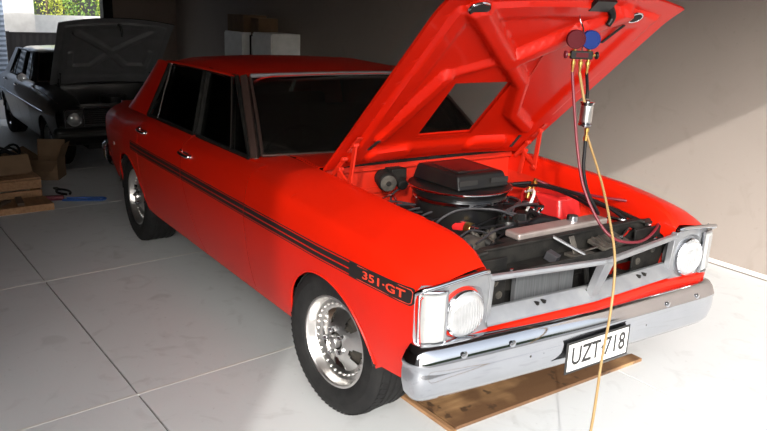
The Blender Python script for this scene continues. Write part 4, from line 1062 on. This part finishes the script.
for i, (c, lab) in enumerate((('white', 'small white can on the dark rack between the cabinets'), ('grime', 'small dark metal can on the dark rack, beside the white can'))):
    o = MB().lathe([(.03, 0), (.04, .03), (.04, .16), (.015, .20), (.015, .23), (.001, .23)], (0, 0, 0), (0, 0, 1), 16).build('spray_can', M[c]); o.location = (-7.51+.12*i, WY-.24, zf+1.2585); tag(o, lab, 'can', 'cans on the rack')
for x, y, z, d, lab in [(-7.95, WY-.24, zf+1.68, (.58, .36, .24), 'brown cardboard carton on top of the left white cabinet'), (-7.44, WY-.2, zf+1.6475, (.26, .30, .24), 'dark carton on top of the rack, beside the brown carton')]:
    o = MB().box((0, 0, d[2]/2), d).box((0, 0, d[2]+.001), (d[0], .05, .001)).build('carton', M['card'] if 'brown' in lab else M['darkwood'], bevel=.004); o.location = (x, y, z); tag(o, lab, 'box')
nv = MB(); rows = []
for i in range(13):
    rows.append([(-6.1+1.5*i/12, WY-.60+.56*j/8, zf+1.44+.07*sin(pi*j/8)*(1+.3*sin(i*1.3))-.30*(j in (0,))) for j in range(9)])
bn = thing('workbench', 'low dark bench against the right wall under a navy cover', 'bench', (-5.35, WY-.32, zfloor(-5.35)))
MB().box((0, 0, 1.0), (1.5, .56, .05)).build('top', M['satin'], bn)
for x in (-.7, .7):
    for y in (-.24, .24): MB().box((x, y, .51), (.05, .05, .99)).build('leg', M['satin'], bn)
no = nv.build('navy_cover', M['navy'], sol=.006); no.location = (0, 0, -.02); tag(no, 'navy fabric cover bunched over the dark bench by the right wall', 'cover')

# ------------------------------------------------------------------ beyond the rear opening
X0 = -14.5
rd_ = MB(); rows = []
for i in range(61):
    z = -.37+2.9*i/60; rows.append([(X0+(.012 if i % 2 else -.012), y, z) for y in (-3.6, .06)])
struct(rd_.grid(rows).build('door_1', M['roller'], sol=.01, flat=True))
struct(MB().box((X0-.05, .33, 1.2), (.25, .56, 3.2)).box((X0-.05, -1.8, 2.7), (.25, 3.7, .4)).build('wall_outer', M['white']))
pf = thing('dark_fence_panel', 'low dark fence panel between the white column and the black sedan', 'fence', (X0+.55, 1.25, -.37))
fp = MB().grid([[(.012*(i % 2), -1.22+.06*i, z) for z in (0, 1.36)] for i in range(41)]).build('panel', M['darkgate'], pf, sol=.02, flat=True)
MB().bar((0, -1.24, 1.37), (0, 1.2, 1.37), .05, .03).build('rail', M['darkgate'], pf)
for y in (-1.24, 1.22): MB().box((0, y, .7), (.06, .06, 1.4)).build('post', M['darkgate'], pf)
struct(MB().box((X0-1.6, 3.0, .45), (.15, 6, 1.72)).build('wall_boundary', M['white']))
def bush(x, y, h, w, label, mt, seed):
    rnd = random.Random(seed); t = thing('shrub', label, 'shrub', (x, y, -.37), 0, 'shrubs beyond the white wall')
    MB().tube([(0, 0, 0), (.05, .03, h*.4), (0, .05, h*.75)], lambda q: .05-.03*q, 8).build('trunk', M['bark'], t)
    mb = MB()
    for i in range(2600):
        a, b, r = rnd.uniform(0, 2*pi), rnd.uniform(-1, 1), rnd.uniform(.45, 1)**.6
        p = V(w*r*cos(a)*sqrt(1-b*b), w*r*sin(a)*sqrt(1-b*b), h*.62+h*.42*r*b); p += V(.16*sin(p.z*5+a*3), .16*cos(p.y*6), .1*sin(a*5))
        d = V(rnd.gauss(0, 1), rnd.gauss(0, 1), rnd.gauss(0, 1)).normalized(); e = d.orthogonal().normalized(); s = rnd.uniform(.04, .085)
        mb.add([p, p+d*s*.5+e*s*.32, p+d*s*1.2, p+d*s*.5-e*s*.32], [(0, 1, 2, 3)])
    o = mb.build('foliage', mt, t, flat=True, recalc=False); o['kind'] = 'stuff'
bush(X0-3.0, .75, 2.9, .62, 'dark green shrub beyond the white wall, nearest the white column', M['leaf2'], 1)
bush(X0-4.9, 1.75, 3.2, .85, 'bright yellow-green shrub beyond the white wall, between two darker ones', M['leaf'], 2)
bush(X0-3.0, 2.65, 3.0, .68, 'mid-green shrub beyond the white wall, beside the dark post', M['leaf2'], 3)
bush(X0-5.1, 4.0, 3.4, .9, 'yellow-green shrub beyond the white wall, far right behind the post', M['leaf'], 4)
